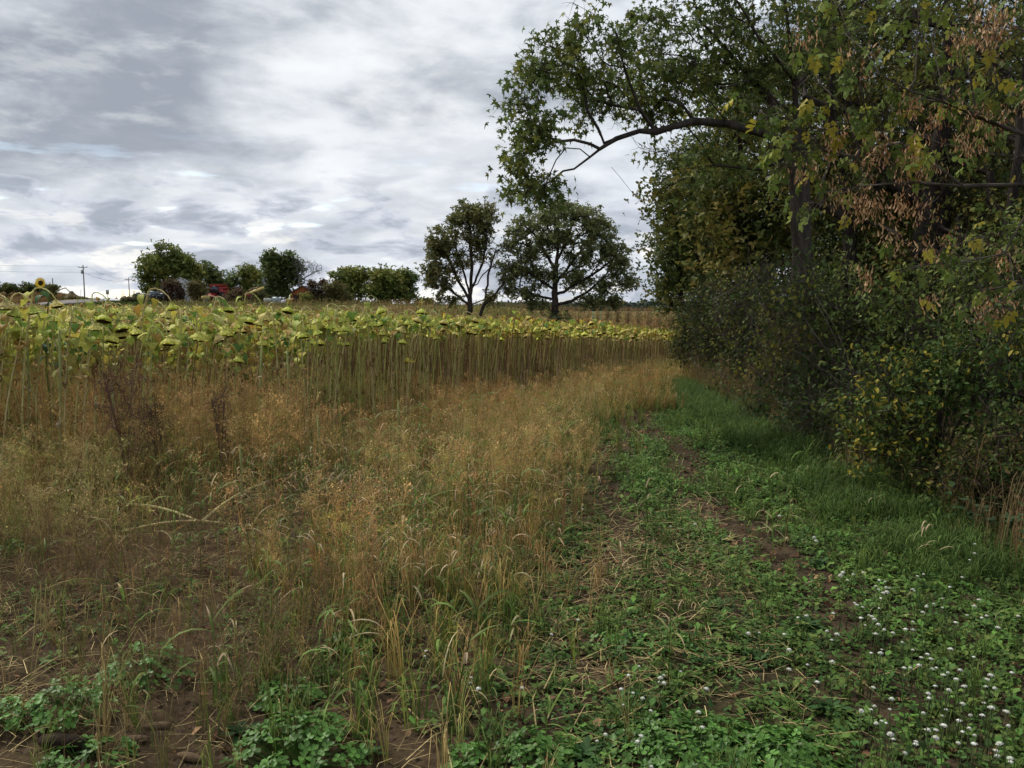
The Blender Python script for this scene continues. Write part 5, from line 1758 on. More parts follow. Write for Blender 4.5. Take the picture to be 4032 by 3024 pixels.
c0 = [corn(0) for _ in range(7)]; c1 = [corn(1) for _ in range(9)]
rd = np.array([.10, 1.0]); rd /= np.linalg.norm(rd); pp = np.array([rd[1], -rd[0]])
SS, RR = np.meshgrid(np.arange(55, 122, .34), np.arange(-75, 75, .8))
SS = SS + rng.uniform(-.1, .1, SS.shape); RR = RR + rng.normal(0, .04, RR.shape)
cx = (rd[0] * SS + pp[0] * RR).ravel(); cyy = (rd[1] * SS + pp[1] * RR).ravel()
cfront = np.interp(cx, [-60, -10, 0, 6, 40], [70, 71, 68, 64, 62])
u_ = cx / cyy
ok = (cyy > cfront) & (cyy < 118) & (u_ > -.425 + .02 * np.sin(cyy * .1)) & (u_ < .42)
ok &= (np.hypot((cx - pt(470, 300, 68)[0]) / 2.5, (cyy - 68) / 3.5) > 1) & (np.hypot((cx - pt(556, 300, 66)[0]) / 4, (cyy - 66) / 4) > 1)
cx, cyy, cfront, u_ = cx[ok], cyy[ok], cfront[ok], u_[ok]
vis = (u_ > .06) & (u_ < .235)
order = np.argsort((cyy - cfront) + (~vis) * 1000)
nearc = np.zeros(len(cx), bool); nearc[order[:300]] = True
cps = {}
CPL = [(575, 'right behind the big oak trunk'), (600, 'under the right boughs of the big oak'), (625, 'at the right edge of the big oak'), (650, 'midway between oak and wood'), (675, 'close to the wood'), (2000, 'partly behind the wood edge')]
for i in np.where(nearc)[0]:
    k = rng.randint(7)
    loc = (cx[i], cyy[i], float(terrain(cx[i], cyy[i])))
    if k not in cps:
        gq = Geo(); gq.one(c0[k]); o = gq.build('corn_plant', M_dry)
        tag(o, 'dry tan corn plant at the front of the cornfield', 'corn', 'corn plants along the front of the cornfield'); cps[k] = o
    else:
        o = cps[k].copy(); COL.objects.link(o)
    o.location = loc; o.rotation_euler = (0, 0, rng.uniform(0, 6.28)); s = rng.uniform(.92, 1.08); o.scale = (s, s, s)
    gp = cyy[i] - cfront[i]
    o['label'] = ('short' if s < .97 else 'tall' if s > 1.03 else 'dry tan') + ' corn plant ' + ('in the front row' if gp < .8 else 'in the second row' if gp < 1.8 else 'behind the front rows') + ', ' + placeword(cx[i], cyy[i], CPL)
q = np.where(~nearc & (rng.rand(len(cx)) < np.where(cyy > cfront + 6, .42, 1.0)))[0]
g = Geo(); idx = rng.randint(0, 9, len(q))
for i in range(9):
    k = q[idx == i]; n = len(k)
    if n == 0: continue
    s = rng.uniform(.92, 1.1, n)
    green = np.where((fbm(cx[k], cyy[k], .1, 300) > .52)[:, None], np.array([[.8, 1.05, .8]]), np.array([[1, 1, 1]]))
    g.inst(c1[i], np.stack([cx[k], cyy[k], terrain(cx[k], cyy[k])], 1), rot(rng.uniform(0, 6.28, n)), np.stack([s, s, s], 1), rng.uniform(.8, 1.2, (n, 1)) * green)
o = g.build('cornfield', M_dry); tag(o, 'dry tan cornfield stretching behind the oaks to the farm', 'cornfield', kind='stuff')

# rough grass between the fields and on the hill (stuff)
g = Geo()
rough = [tuft(8, .5, .02, .5, (.16, .10, .045), (.24, .16, .07), 3) for _ in range(3)]
rgr = [tuft(8, .35, .02, .5, (.05, .075, .02), (.09, .12, .03), 3) for _ in range(3)]
n = 26000
X = rng.uniform(-60, 42, n); Y = rng.uniform(47, 72, n); k = np.abs(X) < .75 * Y
place(g, rough + rgr[:1], X[k], Y[k], 1.0, .4, .3)
n = 30000
Y = 70 + 175 * rng.rand(n); X = Y * rng.uniform(-.72, -.40, n)
dr = np.min(np.hypot(X[:, None] - rc[None, :, 0], Y[:, None] - rc[None, :, 1]), 1)
k = dr > 4.6
X, Y = X[k], Y[k]
tp = (X / Y + .03 * (fbm(X, Y, .03, 5) - .5) * 2 - .0006 * (Y - 150)) < -.56
place(g, rough, X[tp], Y[tp], 1.1, .4, .3, wx=2.2); place(g, rgr, X[~tp], Y[~tp], .8, .4, .3, wx=2.4)
n = 9000
Y = rng.uniform(150, 215, n); X = Y * rng.uniform(-.45, -.08, n)
place(g, rgr, X, Y, .9, .4, .3, wx=3)
o = g.build('rough_grass', M_dry); tag(o, 'rough tan and green grass on the hillside and verges', 'grass', kind='stuff')

# ------------------------------------------------------------------ the two oaks
OAK = [(.13, .16, .065), (.155, .19, .07), (.19, .215, .08), (.21, .215, .09), (.16, .185, .075)]
OAKB = [(.14, .155, .06), (.17, .18, .065), (.20, .18, .065), (.14, .165, .065)]


def oak(px, D, label, limbs, blobs, r, cols, per, leafs):
    x0 = pt(px, 300, D)[0]; z0 = float(terrain(x0, D))
    ch = [[(x0, D, z0)] + [pt(a, b, D) for a, b in limbs[0]]]
    for lb in limbs[1:]:
        dz = rng.uniform(-2.2, 2.2)
        ch.append([pt(a, b, D + dz * i / max(1, len(lb) - 1)) for i, (a, b) in enumerate(lb)])
    bl = [pblob(a, b, D, rx, ry, rd, n, .5) for a, b, rx, ry, rd, n in blobs]
    return make_tree('oak_tree', label, 'tree', ch, r, bl, clump4, leafs, per, .17, cols, rtip=.016, twig=(3, .5, .006), step=.7, bark=(.055, .046, .038), sides=4, minz=z0 + 1.2, wpath=.2, bow=.06)


oak(470, 68, 'narrower browning oak on the left of the pair, with many upright limbs',
    [[(470, 305), (471, 285), (472, 265), (470, 240), (470, 212)],
     [(471, 300), (459, 282), (450, 262), (440, 245), (432, 240)], [(471, 295), (463, 270), (455, 245), (447, 225)], [(472, 290), (482, 265), (487, 240), (486, 215)],
     [(471, 303), (455, 294), (440, 283), (428, 272)], [(472, 290), (490, 268), (500, 250), (506, 236)], [(472, 303), (483, 300), (493, 293), (503, 284), (506, 270)]],
    [(470, 212, 16, 11, 2, 60), (458, 222, 14, 14, 2, 50), (486, 220, 11, 16, 2, 55), (446, 240, 15, 14, 2.2, 55), (438, 252, 14, 10, 2, 40), (436, 270, 13, 9, 2, 36), (446, 282, 15, 9, 2, 34),
     (470, 245, 14, 22, 2, 45), (484, 250, 10, 18, 1.6, 30), (455, 262, 14, 16, 1.8, 40), (448, 300, 14, 6, 1.6, 22), (490, 300, 9, 7, 1.5, 14), (432, 284, 7, 5, 1.0, 12), (504, 275, 5, 9, 1, 8)],
    .22, OAKB, 11, .18)
oak(555, 66, 'big round crowned green oak on the right of the pair',
    [[(555, 310), (555, 290), (556, 270), (558, 250), (556, 225)],
     [(556, 285), (570, 265), (582, 250), (596, 238)], [(556, 268), (545, 252), (535, 235), (520, 222)], [(555, 296), (575, 285), (592, 275), (610, 262), (622, 255)],
     [(557, 262), (568, 240), (574, 220), (580, 212)], [(555, 290), (540, 280), (525, 268), (512, 262)], [(556, 305), (572, 301), (590, 290), (605, 276)],
     [(557, 280), (590, 262), (612, 270), (628, 285)], [(555, 300), (535, 295), (515, 285), (503, 290)], [(556, 250), (548, 230), (545, 215)]],
    [(562, 213, 20, 10, 3, 70), (585, 218, 16, 12, 3, 60), (600, 232, 16, 14, 3, 65), (540, 222, 16, 12, 3, 60), (518, 232, 12, 11, 2.5, 40), (508, 245, 9, 8, 2, 25), (612, 250, 14, 12, 3, 55), (622, 266, 13, 12, 2.6, 50),
     (630, 284, 11, 9, 2, 34), (560, 240, 26, 16, 3.5, 90), (590, 255, 24, 16, 3.5, 80), (530, 252, 22, 14, 3, 70), (520, 272, 16, 10, 2.6, 50), (545, 275, 18, 12, 3, 55), (575, 280, 20, 10, 3, 50), (605, 285, 16, 10, 2.6, 40),
     (530, 293, 14, 8, 2, 26), (510, 290, 9, 9, 2, 18), (535, 306, 12, 6, 2, 24), (590, 302, 16, 6, 2.2, 34), (615, 303, 10, 7, 2, 24), (555, 318, 14, 5, 1.5, 20), (503, 265, 6, 6, 1, 8)],
    .28, OAK, 10, .18)
# bare dead boughs leaning between the oaks
A = np.concatenate([pblob(497, 255, 68, 12, 22, 1, 40), pblob(505, 285, 68, 10, 14, 1, 24)])
tr = Tree([[(pt(476, 316, 68)[0], 68, float(terrain(-3, 68))), pt(485, 303, 68), pt(497, 292, 68), pt(506, 280, 68), pt(506, 262, 68)], [pt(485, 303, 68), pt(488, 275, 68), pt(498, 245, 68)]], .14)
tr.grow(A, .6, .2, .02); ft = tr.pos[0]; gw = Geo(); tr.wood(gw, rtip=.012, col=(.05, .042, .035)); tr.twigs(gw, 3, .6, r=.008, col=(.05, .042, .035))
o = gw.build('dead_tree', M_bark, loc=ft); tag(o, 'leafless grey dead tree leaning between the two oaks', 'dead tree')

# ------------------------------------------------------------------ farm trees and bushes
FG = [(.115, .15, .04), (.15, .185, .045), (.19, .22, .05), (.24, .235, .06)]
FD = [(.08, .11, .042), (.10, .14, .045), (.12, .16, .05), (.16, .18, .055)]
RB = [(.10, .058, .04), (.13, .075, .05), (.09, .065, .035), (.075, .06, .03)]
OB = [(.14, .13, .045), (.17, .15, .05), (.12, .12, .04), (.17, .12, .055)]


def far_tree(px, D, blobs, cols, label, cat='tree', name='farm_tree', r=.3, per=15, ls=.5, sp=.7, low=1.5, bark=(.06, .05, .04)):
    x0 = pt(px, 300, D)[0]; z0 = float(terrain(x0, D)) - .1
    top = pt(px, min(b[1] for b in blobs), D)[2]
    ch = [[(x0, D, z0), (x0, D, z0 + (top - z0) * .3), (x0 + .2, D, z0 + (top - z0) * .6), (x0, D, z0 + (top - z0) * .8)]]
    bl = [pblob(a, b, D, rx, ry, rx * D / FPX * .8, n, .45) for a, b, rx, ry, n in blobs]
    bl = [np.where((b[:, 2] < z0 + .4)[:, None], b * 0 + np.stack([b[:, 0], b[:, 1], np.full(len(b), z0 + .5)], 1), b) for b in bl]
    return make_tree(name, label, cat, ch, r, bl, clump4, ls * D / 190, per, sp * D / 190, cols, rtip=.035, step=1.6, sides=4, minz=z0 + low * .6, wpath=.25, bow=.05, bark=bark)


far_tree(168, 196, [(165, 262, 26, 17, 120), (150, 275, 12, 15, 50), (180, 272, 22, 18, 90), (155, 290, 12, 10, 40), (192, 278, 12, 16, 50), (170, 290, 26, 10, 60)], FG, 'biggest broad green farm tree at left', r=.5)
far_tree(212, 200, [(207, 272, 10, 10, 30), (216, 280, 9, 11, 34), (212, 292, 9, 7, 16)], FD, 'darker tree with gaps just right of the biggest farm tree')
far_tree(236, 205, [(233, 283, 8, 10, 34), (232, 295, 8, 8, 24)], FD, 'shorter green tree left in the middle farm group')
far_tree(248, 203, [(249, 276, 11, 10, 50), (250, 290, 13, 10, 44)], FG, 'round yellow green tree in the middle farm group')
far_tree(270, 198, [(270, 260, 10, 10, 40), (272, 275, 11, 12, 44), (268, 290, 11, 10, 36)], FD, 'tall dark tree with a narrow top beside the silo')
far_tree(287, 199, [(286, 264, 14, 10, 50), (292, 275, 12, 12, 40), (282, 290, 14, 11, 40)], FD, 'tall dark tree leaning right, joined to the bare tree')
far_tree(350, 200, [(346, 277, 13, 9, 50), (360, 276, 9, 8, 30), (352, 290, 14, 12, 60), (343, 284, 7, 6, 14)], FG, 'green tree standing left of the pair before the open field')
far_tree(388, 198, [(382, 275, 12, 8, 40), (390, 282, 17, 12, 80), (380, 293, 18, 9, 60), (395, 295, 14, 8, 40)], FG, 'dense wide green tree in the right farm pair')
far_tree(408, 201, [(407, 279, 9, 10, 40), (408, 292, 8, 10, 40)], FD, 'dark tree at the right end of the farm trees')
far_tree(171, 185, [(172, 290, 15, 9, 70), (168, 299, 18, 5, 50), (150, 301, 22, 3, 40)], RB, 'reddish brown bush before the white barn', 'bush', 'farm_bush', r=.1, ls=.28, per=22, sp=.5, low=.2, bark=(.07, .04, .035))
far_tree(197, 184, [(197, 289, 9, 8, 60), (197, 297, 8, 5, 30)], OB, 'round olive bush before the white barn', 'bush', 'farm_bush', r=.1, ls=.28, per=26, sp=.45, low=.2)
far_tree(236, 186, [(236, 297, 11, 7, 60), (248, 299, 10, 5, 30)], OB[:2] + RB[:2], 'brown green bush under the yellow auger', 'bush', 'farm_bush', r=.1, ls=.28, per=26, sp=.45, low=.2)
far_tree(258, 187, [(258, 296, 8, 6, 30)], OB + FD[:1], 'small green bush beside the white tanks', 'bush', 'farm_bush', r=.1, ls=.28, per=26, sp=.45, low=.2)
far_tree(313, 188, [(318, 285, 10, 6, 24), (322, 296, 16, 8, 70)], RB, 'reddish bush beside the rusty shed', 'bush', 'farm_bush', r=.1, ls=.28, per=22, sp=.5, low=.2, bark=(.07, .04, .035))
far_tree(307, 185, [(307, 298, 6, 5, 30)], FG, 'small bright green bush at the corner of the rusty shed', 'bush', 'farm_bush', r=.08, ls=.24, per=26, sp=.4, low=.1)
far_tree(335, 187, [(336, 289, 10, 8, 60), (342, 298, 10, 5, 40), (326, 300, 12, 4, 40)], OB, 'olive brown bush left of the right farm pair', 'bush', 'farm_bush', r=.1, ls=.28, per=26, sp=.5, low=.2)
for (px, blb, lab) in ((6, [(6, 288, 13, 4, 40)], 'dark bush on the hill at the left frame edge'), (23, [(23, 290, 8, 2, 16)], 'low dark bush second from the left on the hill'), (42, [(42, 289, 15, 3, 40)], 'row of hedge bush in the middle of the hill'),
                        (27, [(28, 287, 6, 3, 16)], 'small dark bush behind the blooming sunflower')):
    far_tree(px, 175, blb, DRK + MIX[:1], lab, 'bush', 'hill_bush', r=.08, ls=.3, per=22, sp=.4, low=.1)
far_tree(51, 170, [(51, 289, 6, 4, 30)], OB + MIX[:2], 'rounded bush at the foot of the short pole on the hill', 'bush', 'hill_bush', r=.08, ls=.3, per=22, sp=.4, low=.1)
far_tree(133, 168, [(130, 301, 10, 3, 40), (140, 301, 10, 3, 30)], OB[:1] + [(.10, .085, .05), (.07, .075, .03)], 'mound of brush before the old tractor', 'bush', 'hill_bush', r=.08, ls=.3, per=24, sp=.4, low=.0)
far_tree(423, 480, [(419, 302, 4, 2, 12), (427, 302, 5, 2.4, 16)], DRK, 'tiny distant round tree alone on the horizon', 'tree', 'distant_tree', r=.3, ls=.4, per=20, sp=.5, low=.2)

# the bare tree by the rusty shed
D = 196; zg = float(terrain(pt(300, 300, D)[0], D))
tr = Tree([[(pt(300, 300, D)[0], D, zg), pt(300, 290, D), pt(299, 280, D), pt(297, 268, D)], [pt(299, 282, D), pt(306, 277, D), pt(315, 272, D), pt(322, 270, D)], [pt(299, 282, D), pt(303, 268, D), pt(308, 260, D)]], .22)
tr.grow(np.concatenate([pblob(312, 268, D, 12, 8, 1.5, 70), pblob(300, 266, D, 8, 10, 1.5, 50)]), 1.2, .25, .03)
ft = tr.pos[0]; gw = Geo(); tr.wood(gw, rtip=.03, col=(.17, .155, .14)); tr.twigs(gw, 3, 1.0, r=.018, col=(.17, .155, .14))
o = gw.build('bare_tree', M_bark, loc=ft); tag(o, 'leafless pale grey tree above the rusty shed', 'bare tree')

# distant tree line (stuff)
g = Geo()
n = 9000
X = rng.uniform(-160, 420, n); Y = rng.uniform(700, 780, n)
hh = 3.5 + 5.5 * fbm(X, X * 0, .02, 77) ** 2 * 2
P = np.stack([X, Y, -1.2 + rng.rand(n) * hh], 1)
leaves(g, clump4, P, 2.2, [(.045, .06, .045), (.05, .07, .05), (.06, .075, .05)], .2, 0, .8)
o = g.build('far_woods', M_leaf); tag(o, 'low bluish line of far woods on the horizon', 'woods', kind='stuff')

# ------------------------------------------------------------------ farm buildings and machines
def box(x0, x1, y0, y1, z0, z1, c, taper=0.0):
    w = (x1 - x0) * taper; 
    V = np.array([(x0, y0, z0), (x1, y0, z0), (x1, y1, z0), (x0, y1, z0), (x0 + w, y0 + w, z1), (x1 - w, y0 + w, z1), (x1 - w, y1 - w, z1), (x0 + w, y1 - w, z1)])
    return V, [[3, 2, 1, 0], [4, 5, 6, 7], [0, 1, 5, 4], [1, 2, 6, 5], [2, 3, 7, 6], [3, 0, 4, 7]], np.array(c)


def part(name, mat, parent, *shapes, smooth=False):
    t = T()
    for s in shapes:
        t.add(*s)
    t.done(); g_ = Geo(); g_.one(t)
    return g_.build(name, mat, parent, smooth=smooth)


def frame(name, px, D, label, cat, rz=0.0, zpy=None):
    x0 = pt(px, 300, D)[0]
    z = float(terrain(x0, D)) if zpy is None else pt(px, zpy, D)[2]
    return empty(name, (x0, D, z), label, cat, None, rz)


def cyl(a, b, r, n, c, r2=None):
    return tube(np.array([a, b], float), [r, r if r2 is None else r2], n, c)


def barn(name, px, D, wpx, eave, peak, base, label, wall, roof, door, mats, rz=0.0, depth=12, dpos=.55, dw=.28, win=()):
    k = D / FPX
    r = frame(name, px, D, label, 'building', rz, base)
    hw = wpx * k / 2; he = (base - eave) * k; hp = (base - peak) * k
    V = np.array([(-hw, 0, -2), (hw, 0, -2), (hw, 0, he), (0, 0, hp), (-hw, 0, he), (-hw, depth, -2), (hw, depth, -2), (hw, depth, he), (0, depth, hp), (-hw, depth, he)])
    part('wall', mats[0], r, (V, [[0, 1, 2, 3, 4], [9, 8, 7, 6, 5], [1, 6, 7, 2], [5, 0, 4, 9]], np.array(wall)))
    e = .35; th = .12; sl = (hp - he) / hw
    def rf(s):
        a = np.array([(0, -e, hp + .03), (s * (hw + e), -e, he - e * sl + .03), (s * (hw + e), depth + e, he - e * sl + .03), (0, depth + e, hp + .03)])
        b = a + (0, 0, th)
        f = [[0, 1, 2, 3], [7, 6, 5, 4], [0, 4, 5, 1], [1, 5, 6, 2], [2, 6, 7, 3]]
        return np.concatenate([a, b]), f, np.array(roof)
    part('roof', mats[1], r, rf(1), rf(-1))
    dx = -hw + 2 * hw * dpos
    part('door', M_wood, r, box(dx, dx + 2 * hw * dw, -.04, .02, -.2, he * .85, door))
    for (wx_, wz_) in win:
        part('window', M_glass, r, box(wx_ * hw - .4, wx_ * hw + .4, -.05, .02, wz_ * he, wz_ * he + .9, (.04, .045, .05)))
    return r


WH = (.62, .64, .65)
barn('barn', 181, 192, 34, 287, 278, 300.5, 'white gable barn half hidden behind the two farm bushes', WH, (.50, .52, .54), (.03, .025, .02), (M_metal, M_metal), dpos=.38, dw=.22, win=((.7, .35),))  # door panel coloured near-black, painting the shade inside an open doorway
barn('house', 213, 207, 26, 290, 283, 300, 'pale grey roofed building behind the red combine', (.60, .61, .62), (.42, .44, .46), (.05, .05, .05), (M_metal, M_metal), depth=9, win=((-.5, .4), (.8, .4)))
barn('shed', 302.5, 190, 23, 293, 286.3, 304, 'rusty orange boarded shed with a pointed gable', (.30, .105, .04), (.07, .06, .055), (.05, .035, .028), (M_rust, M_metal), dpos=.1, dw=.25, depth=9, win=((.3, .55),))
# grain silo
r = frame('grain_silo', 265, 208, 'round grey metal silo with a cone roof rising between the farm trees', 'silo')
zt = pt(265, 275, 208)[2] - r.location[2]
part('wall', M_metal, r, cyl((0, 0, -1), (0, 0, zt), 2.6, 20, (.50, .53, .56)))
part('roof', M_metal, r, tube(np.array([(0, 0, zt), (0, 0, zt + .1), (0, 0, zt + 1.2)]), [2.75, 2.7, .45], 20, (.42, .46, .50)))
part('vent_cap', M_metal, r, cyl((0, 0, zt + 1.2), (0, 0, zt + 1.9), .35, 10, (.45, .48, .52)))

# red combine
r = frame('combine_harvester', 216, 190, 'red combine harvester parked facing left between the barn and the trees', 'combine', zpy=299.5)
RC = (.34, .03, .025)
part('body', M_paint, r, box(-1.3, 1.5, 0, 5, .9, 2.5, RC, .03), box(-1.5, 1.6, .6, 4, 2.3, 2.9, np.array(RC) * .8))
part('grain_tank', M_paint, r, (np.array([(-1.2, 1, 2.9), (1.2, 1, 2.9), (1.2, 3.4, 2.9), (-1.2, 3.4, 2.9), (-1.7, .6, 3.5), (1.7, .6, 3.5), (1.7, 3.8, 3.5), (-1.7, 3.8, 3.5)]), [[0, 1, 5, 4], [1, 2, 6, 5], [2, 3, 7, 6], [3, 0, 4, 7], [4, 5, 6, 7]], np.array((.30, .035, .02))))
cb = part('cab', M_paint, r, box(-.9, .9, -1.0, .0, 1.5, 3.0, (.09, .05, .05), .06), box(-1.0, 1.0, -1.1, .1, 3.0, 3.15, RC))
part('window', M_glass, cb, box(-.75, .75, -1.03, -.98, 1.8, 2.85, (.05, .06, .075)))
part('feeder_house', M_paint, r, (np.array([(-1.1, -.6, 1.0), (.5, -.6, 1.0), (.5, -.6, 1.6), (-1.1, -.6, 1.6), (-2.7, -1.6, .2), (-.6, -1.6, .2), (-.6, -1.6, .7), (-2.7, -1.6, .7)]), [[0, 1, 2, 3], [4, 7, 6, 5], [0, 4, 5, 1], [1, 5, 6, 2], [2, 6, 7, 3], [3, 7, 4, 0]], np.array((.48, .05, .045))))
part('unloading_auger', M_metal, r, cyl((-1.3, 1, 2.4), (-2.6, -.6, 2.7), .13, 8, (.45, .38, .33)))
for sx in (-1.25, 1.35):
    w = part('wheel', M_rubber, r, cyl((sx - .28, -.2, .85), (sx + .28, -.2, .85), .85, 16, (.025, .024, .024))); part('rim', M_paint, w, cyl((sx - .3, -.2, .85), (sx + .3, -.2, .85), .4, 10, (.30, .25, .1)))
    w = part('wheel', M_rubber, r, cyl((sx - .18, 4.2, .5), (sx + .18, 4.2, .5), .5, 14, (.025, .024, .024))); part('rim', M_paint, w, cyl((sx - .2, 4.2, .5), (sx + .2, 4.2, .5), .25, 10, (.30, .25, .1)))
part('mirror', M_metal, r, box(-1.45, -1.25, -1.0, -.95, 2.3, 2.8, (.3, .3, .32)))

# straw bale on the drawbar of a long wagon pole
r = frame('straw_bale', 205, 180, 'yellow rectangular straw bale left of the red combine', 'bale', zpy=299.6)
part('bale', M_straw, r, (np.array([(-.85, 0, .0), (.8, -.1, .05), (.85, .9, .05), (-.8, .9, 0), (-.8, 0, .75), (.78, -.1, .95), (.8, .9, .95), (-.8, .9, .75)]), [[3, 2, 1, 0], [4, 5, 6, 7], [0, 1, 5, 4], [1, 2, 6, 5], [2, 3, 7, 6], [3, 0, 4, 7]], np.array((.50, .40, .16))))
part('twine', M_dry, r, cyl((-.3, -.09, 0), (-.3, -.09, .84), .02, 4, (.35, .25, .12)), cyl((.3, -.11, .04), (.3, -.11, .9), .02, 4, (.35, .25, .12)))
a = pt(208.5, 295.2, 181); b = pt(224.5, 299.3, 181)
gq = Geo(); gq.one(T(*tube(np.array([a, b]), [.13, .10], 6, (.42, .30, .22))).done()); o = gq.build('long_pole', M_wood, loc=a); tag(o, 'long pale timber pole sloping down right in front of the combine', 'pole')

# auger conveyor
r = frame('grain_auger', 255, 182, 'yellow grain auger slanting up to the right beside the silo trees', 'auger', zpy=303)
kx = lambda px: (px - 255) * 182 / FPX; kz = lambda py: (303 - py) * 182 / FPX
part('tube', M_paint, r, cyl((kx(245), 0, kz(295)), (kx(264), 0, kz(287.6)), .26, 8, (.72, .52, .16)))
part('brace', M_metal, r, cyl((kx(247), 0, kz(291)), (kx(253.5), 0, kz(288)), .05, 5, (.30, .16, .10)), cyl((kx(253.5), 0, kz(288)), (kx(262), 0, kz(288.3)), .05, 5, (.30, .16, .10)))
part('hopper', M_paint, r, box(kx(247) - .4, kx(247) + .8, -.4, .4, kz(297), kz(293.6), (.22, .04, .03)))
part('support_leg', M_metal, r, cyl((kx(251), -.6, 0), (kx(252), 0, kz(292)), .06, 5, (.16, .12, .1)), cyl((kx(251), .6, 0), (kx(252), 0, kz(292)), .06, 5, (.16, .12, .1)))

# white tanks in a row, grey box, spool
for i, px in enumerate((264.8, 266.9, 269.2)):
    r = frame('water_tank', px, 183, ('leftmost', 'middle', 'rightmost')[i] + ' of the three white caged tanks beside the grey box', 'tank', zpy=302.6)
    part('tank', M_paint, r, box(-.22, .22, 0, 1.0, .1, .95, (.66, .67, .66), .03))
    part('cage', M_metal, r, *[cyl((-.23 + .15 * j, -.02, 0), (-.23 + .15 * j, -.02, 1.0), .012, 4, (.35, .36, .37)) for j in range(4)], cyl((-.23, -.02, .5), (.23, -.02, .5), .012, 4, (.35, .36, .37)))
    r['group'] = 'white caged tanks beside the grey box'
r = frame('storage_bin', 275.4, 182, 'blue grey steel bin with sloped top corners beside the white tanks', 'bin', zpy=303.2)
kk = 182 / FPX
part('body', M_metal, r, (np.array([(-.75, 0, 0), (.8, 0, 0), (.8, 1.4, 0), (-.75, 1.4, 0), (-.82, 0, 1.0), (.88, 0, .95), (.88, 1.4, .95), (-.82, 1.4, 1.0), (-.7, .1, 1.35), (.45, .1, 1.32), (.45, 1.3, 1.32), (-.7, 1.3, 1.35)]),
     [[0, 1, 5, 4], [1, 2, 6, 5], [2, 3, 7, 6], [3, 0, 4, 7], [4, 5, 9, 8], [5, 6, 10, 9], [6, 7, 11, 10], [7, 4, 8, 11], [8, 9, 10, 11]], np.array((.26, .32, .34))))
part('door', M_metal, r, box(-.05, .6, -.03, .0, .15, .85, (.20, .25, .27)))
r = frame('cable_spool', 288.8, 184, 'pale wooden cable spool standing left of the rusty shed', 'cable spool', zpy=303.6)
part('flange', M_wood, r, cyl((-.62, 0, .52), (-.55, 0, .52), .52, 18, (.38, .35, .33)), )
part('flange', M_wood, r, cyl((.50, 0, .52), (.57, 0, .52), .52, 18, (.55, .55, .56)))
part('drum', M_wood, r, cyl((-.55, 0, .52), (.50, 0, .52), .28, 14, (.36, .30, .27)))
r = frame('barrel', 284.2, 183, 'small pale barrel left of the cable spool', 'barrel', zpy=303.6)
part('body', M_metal, r, tube(np.array([(0, 0, 0), (0, 0, .25), (0, 0, .5)]), [.22, .25, .22], 12, (.45, .43, .38))); part('lid', M_metal, r, cyl((0, 0, .5), (0, 0, .53), .23, 12, (.35, .34, .32)))

# black pickup seen from the front
r = frame('pickup_truck', 149.5, 168, 'black pickup truck parked facing the camera beside the brown bush', 'truck', zpy=299.6)
BK = (.02, .022, .025)
part('body', M_paint, r, box(-.95, .95, 0, 5.2, .4, .98, BK, .02), box(-.9, .9, .1, 1.5, .98, 1.12, BK, .04), box(-.93, .93, 3.3, 5.15, .98, 1.2, BK, .02))
cb = part('cab', M_paint, r, (np.array([(-.85, 1.2, 1.1), (.85, 1.2, 1.1), (.85, 3.3, 1.1), (-.85, 3.3, 1.1), (-.68, 1.7, 1.75), (.68, 1.7, 1.75), (.68, 3.1, 1.75), (-.68, 3.1, 1.75)]), [[4, 5, 6, 7], [0, 1, 5, 4], [1, 2, 6, 5], [2, 3, 7, 6], [3, 0, 4, 7]], np.array(BK)))
part('windshield', M_glass, cb, (np.array([(-.75, 1.22, 1.16), (.75, 1.22, 1.16), (.6, 1.62, 1.68), (-.6, 1.62, 1.68)]), [[0, 1, 2, 3]], np.array((.06, .09, .10))))
for sx in (-.8, .8):
    part('headlight', M_glass, r, box(sx - .13, sx + .13, -.03, .02, .72, .9, (.35, .35, .36)))
    part('mirror', M_paint, r, box(sx * 1.3 - .12, sx * 1.3 + .12, 1.35, 1.45, 1.12, 1.3, BK))
    for yy in (.95, 4.2):
        w = part('wheel', M_rubber, r, cyl((sx * 1.1 - .13, yy, .38), (sx * 1.1 + .13, yy, .38), .38, 14, (.02, .02, .02)))
        part('rim', M_metal, w, cyl((sx * 1.1 - .14, yy, .38), (sx * 1.1 + .14, yy, .38), .2, 10, (.3, .3, .3)))
part('grille', M_metal, r, box(-.4, .4, -.03, .02, .62, .85, (.10, .10, .10))); part('bumper', M_metal, r, box(-.9, .9, -.12, .0, .42, .58, (.09, .09, .09)))
part('number_plate', M_paint, r, box(-.16, .16, -.15, -.12, .45, .55, (.5, .45, .42)))
r = frame('small_trailer', 156.0, 172, 'small white trailer at the right side of the black pickup', 'trailer', zpy=299.4)
part('body', M_paint, r, box(-.55, .55, 0, 2.2, .45, 1.35, (.66, .67, .69), .05)); w = part('wheel', M_rubber, r, cyl((-.62, 1, .3), (-.45, 1, .3), .3, 12, (.03, .03, .03))); w = part('wheel', M_rubber, r, cyl((.45, 1, .3), (.62, 1, .3), .3, 12, (.03, .03, .03))); part('hitch', M_metal, r, cyl((0, 0, .5), (0, -.9, .42), .05, 6, (.2, .2, .2)))

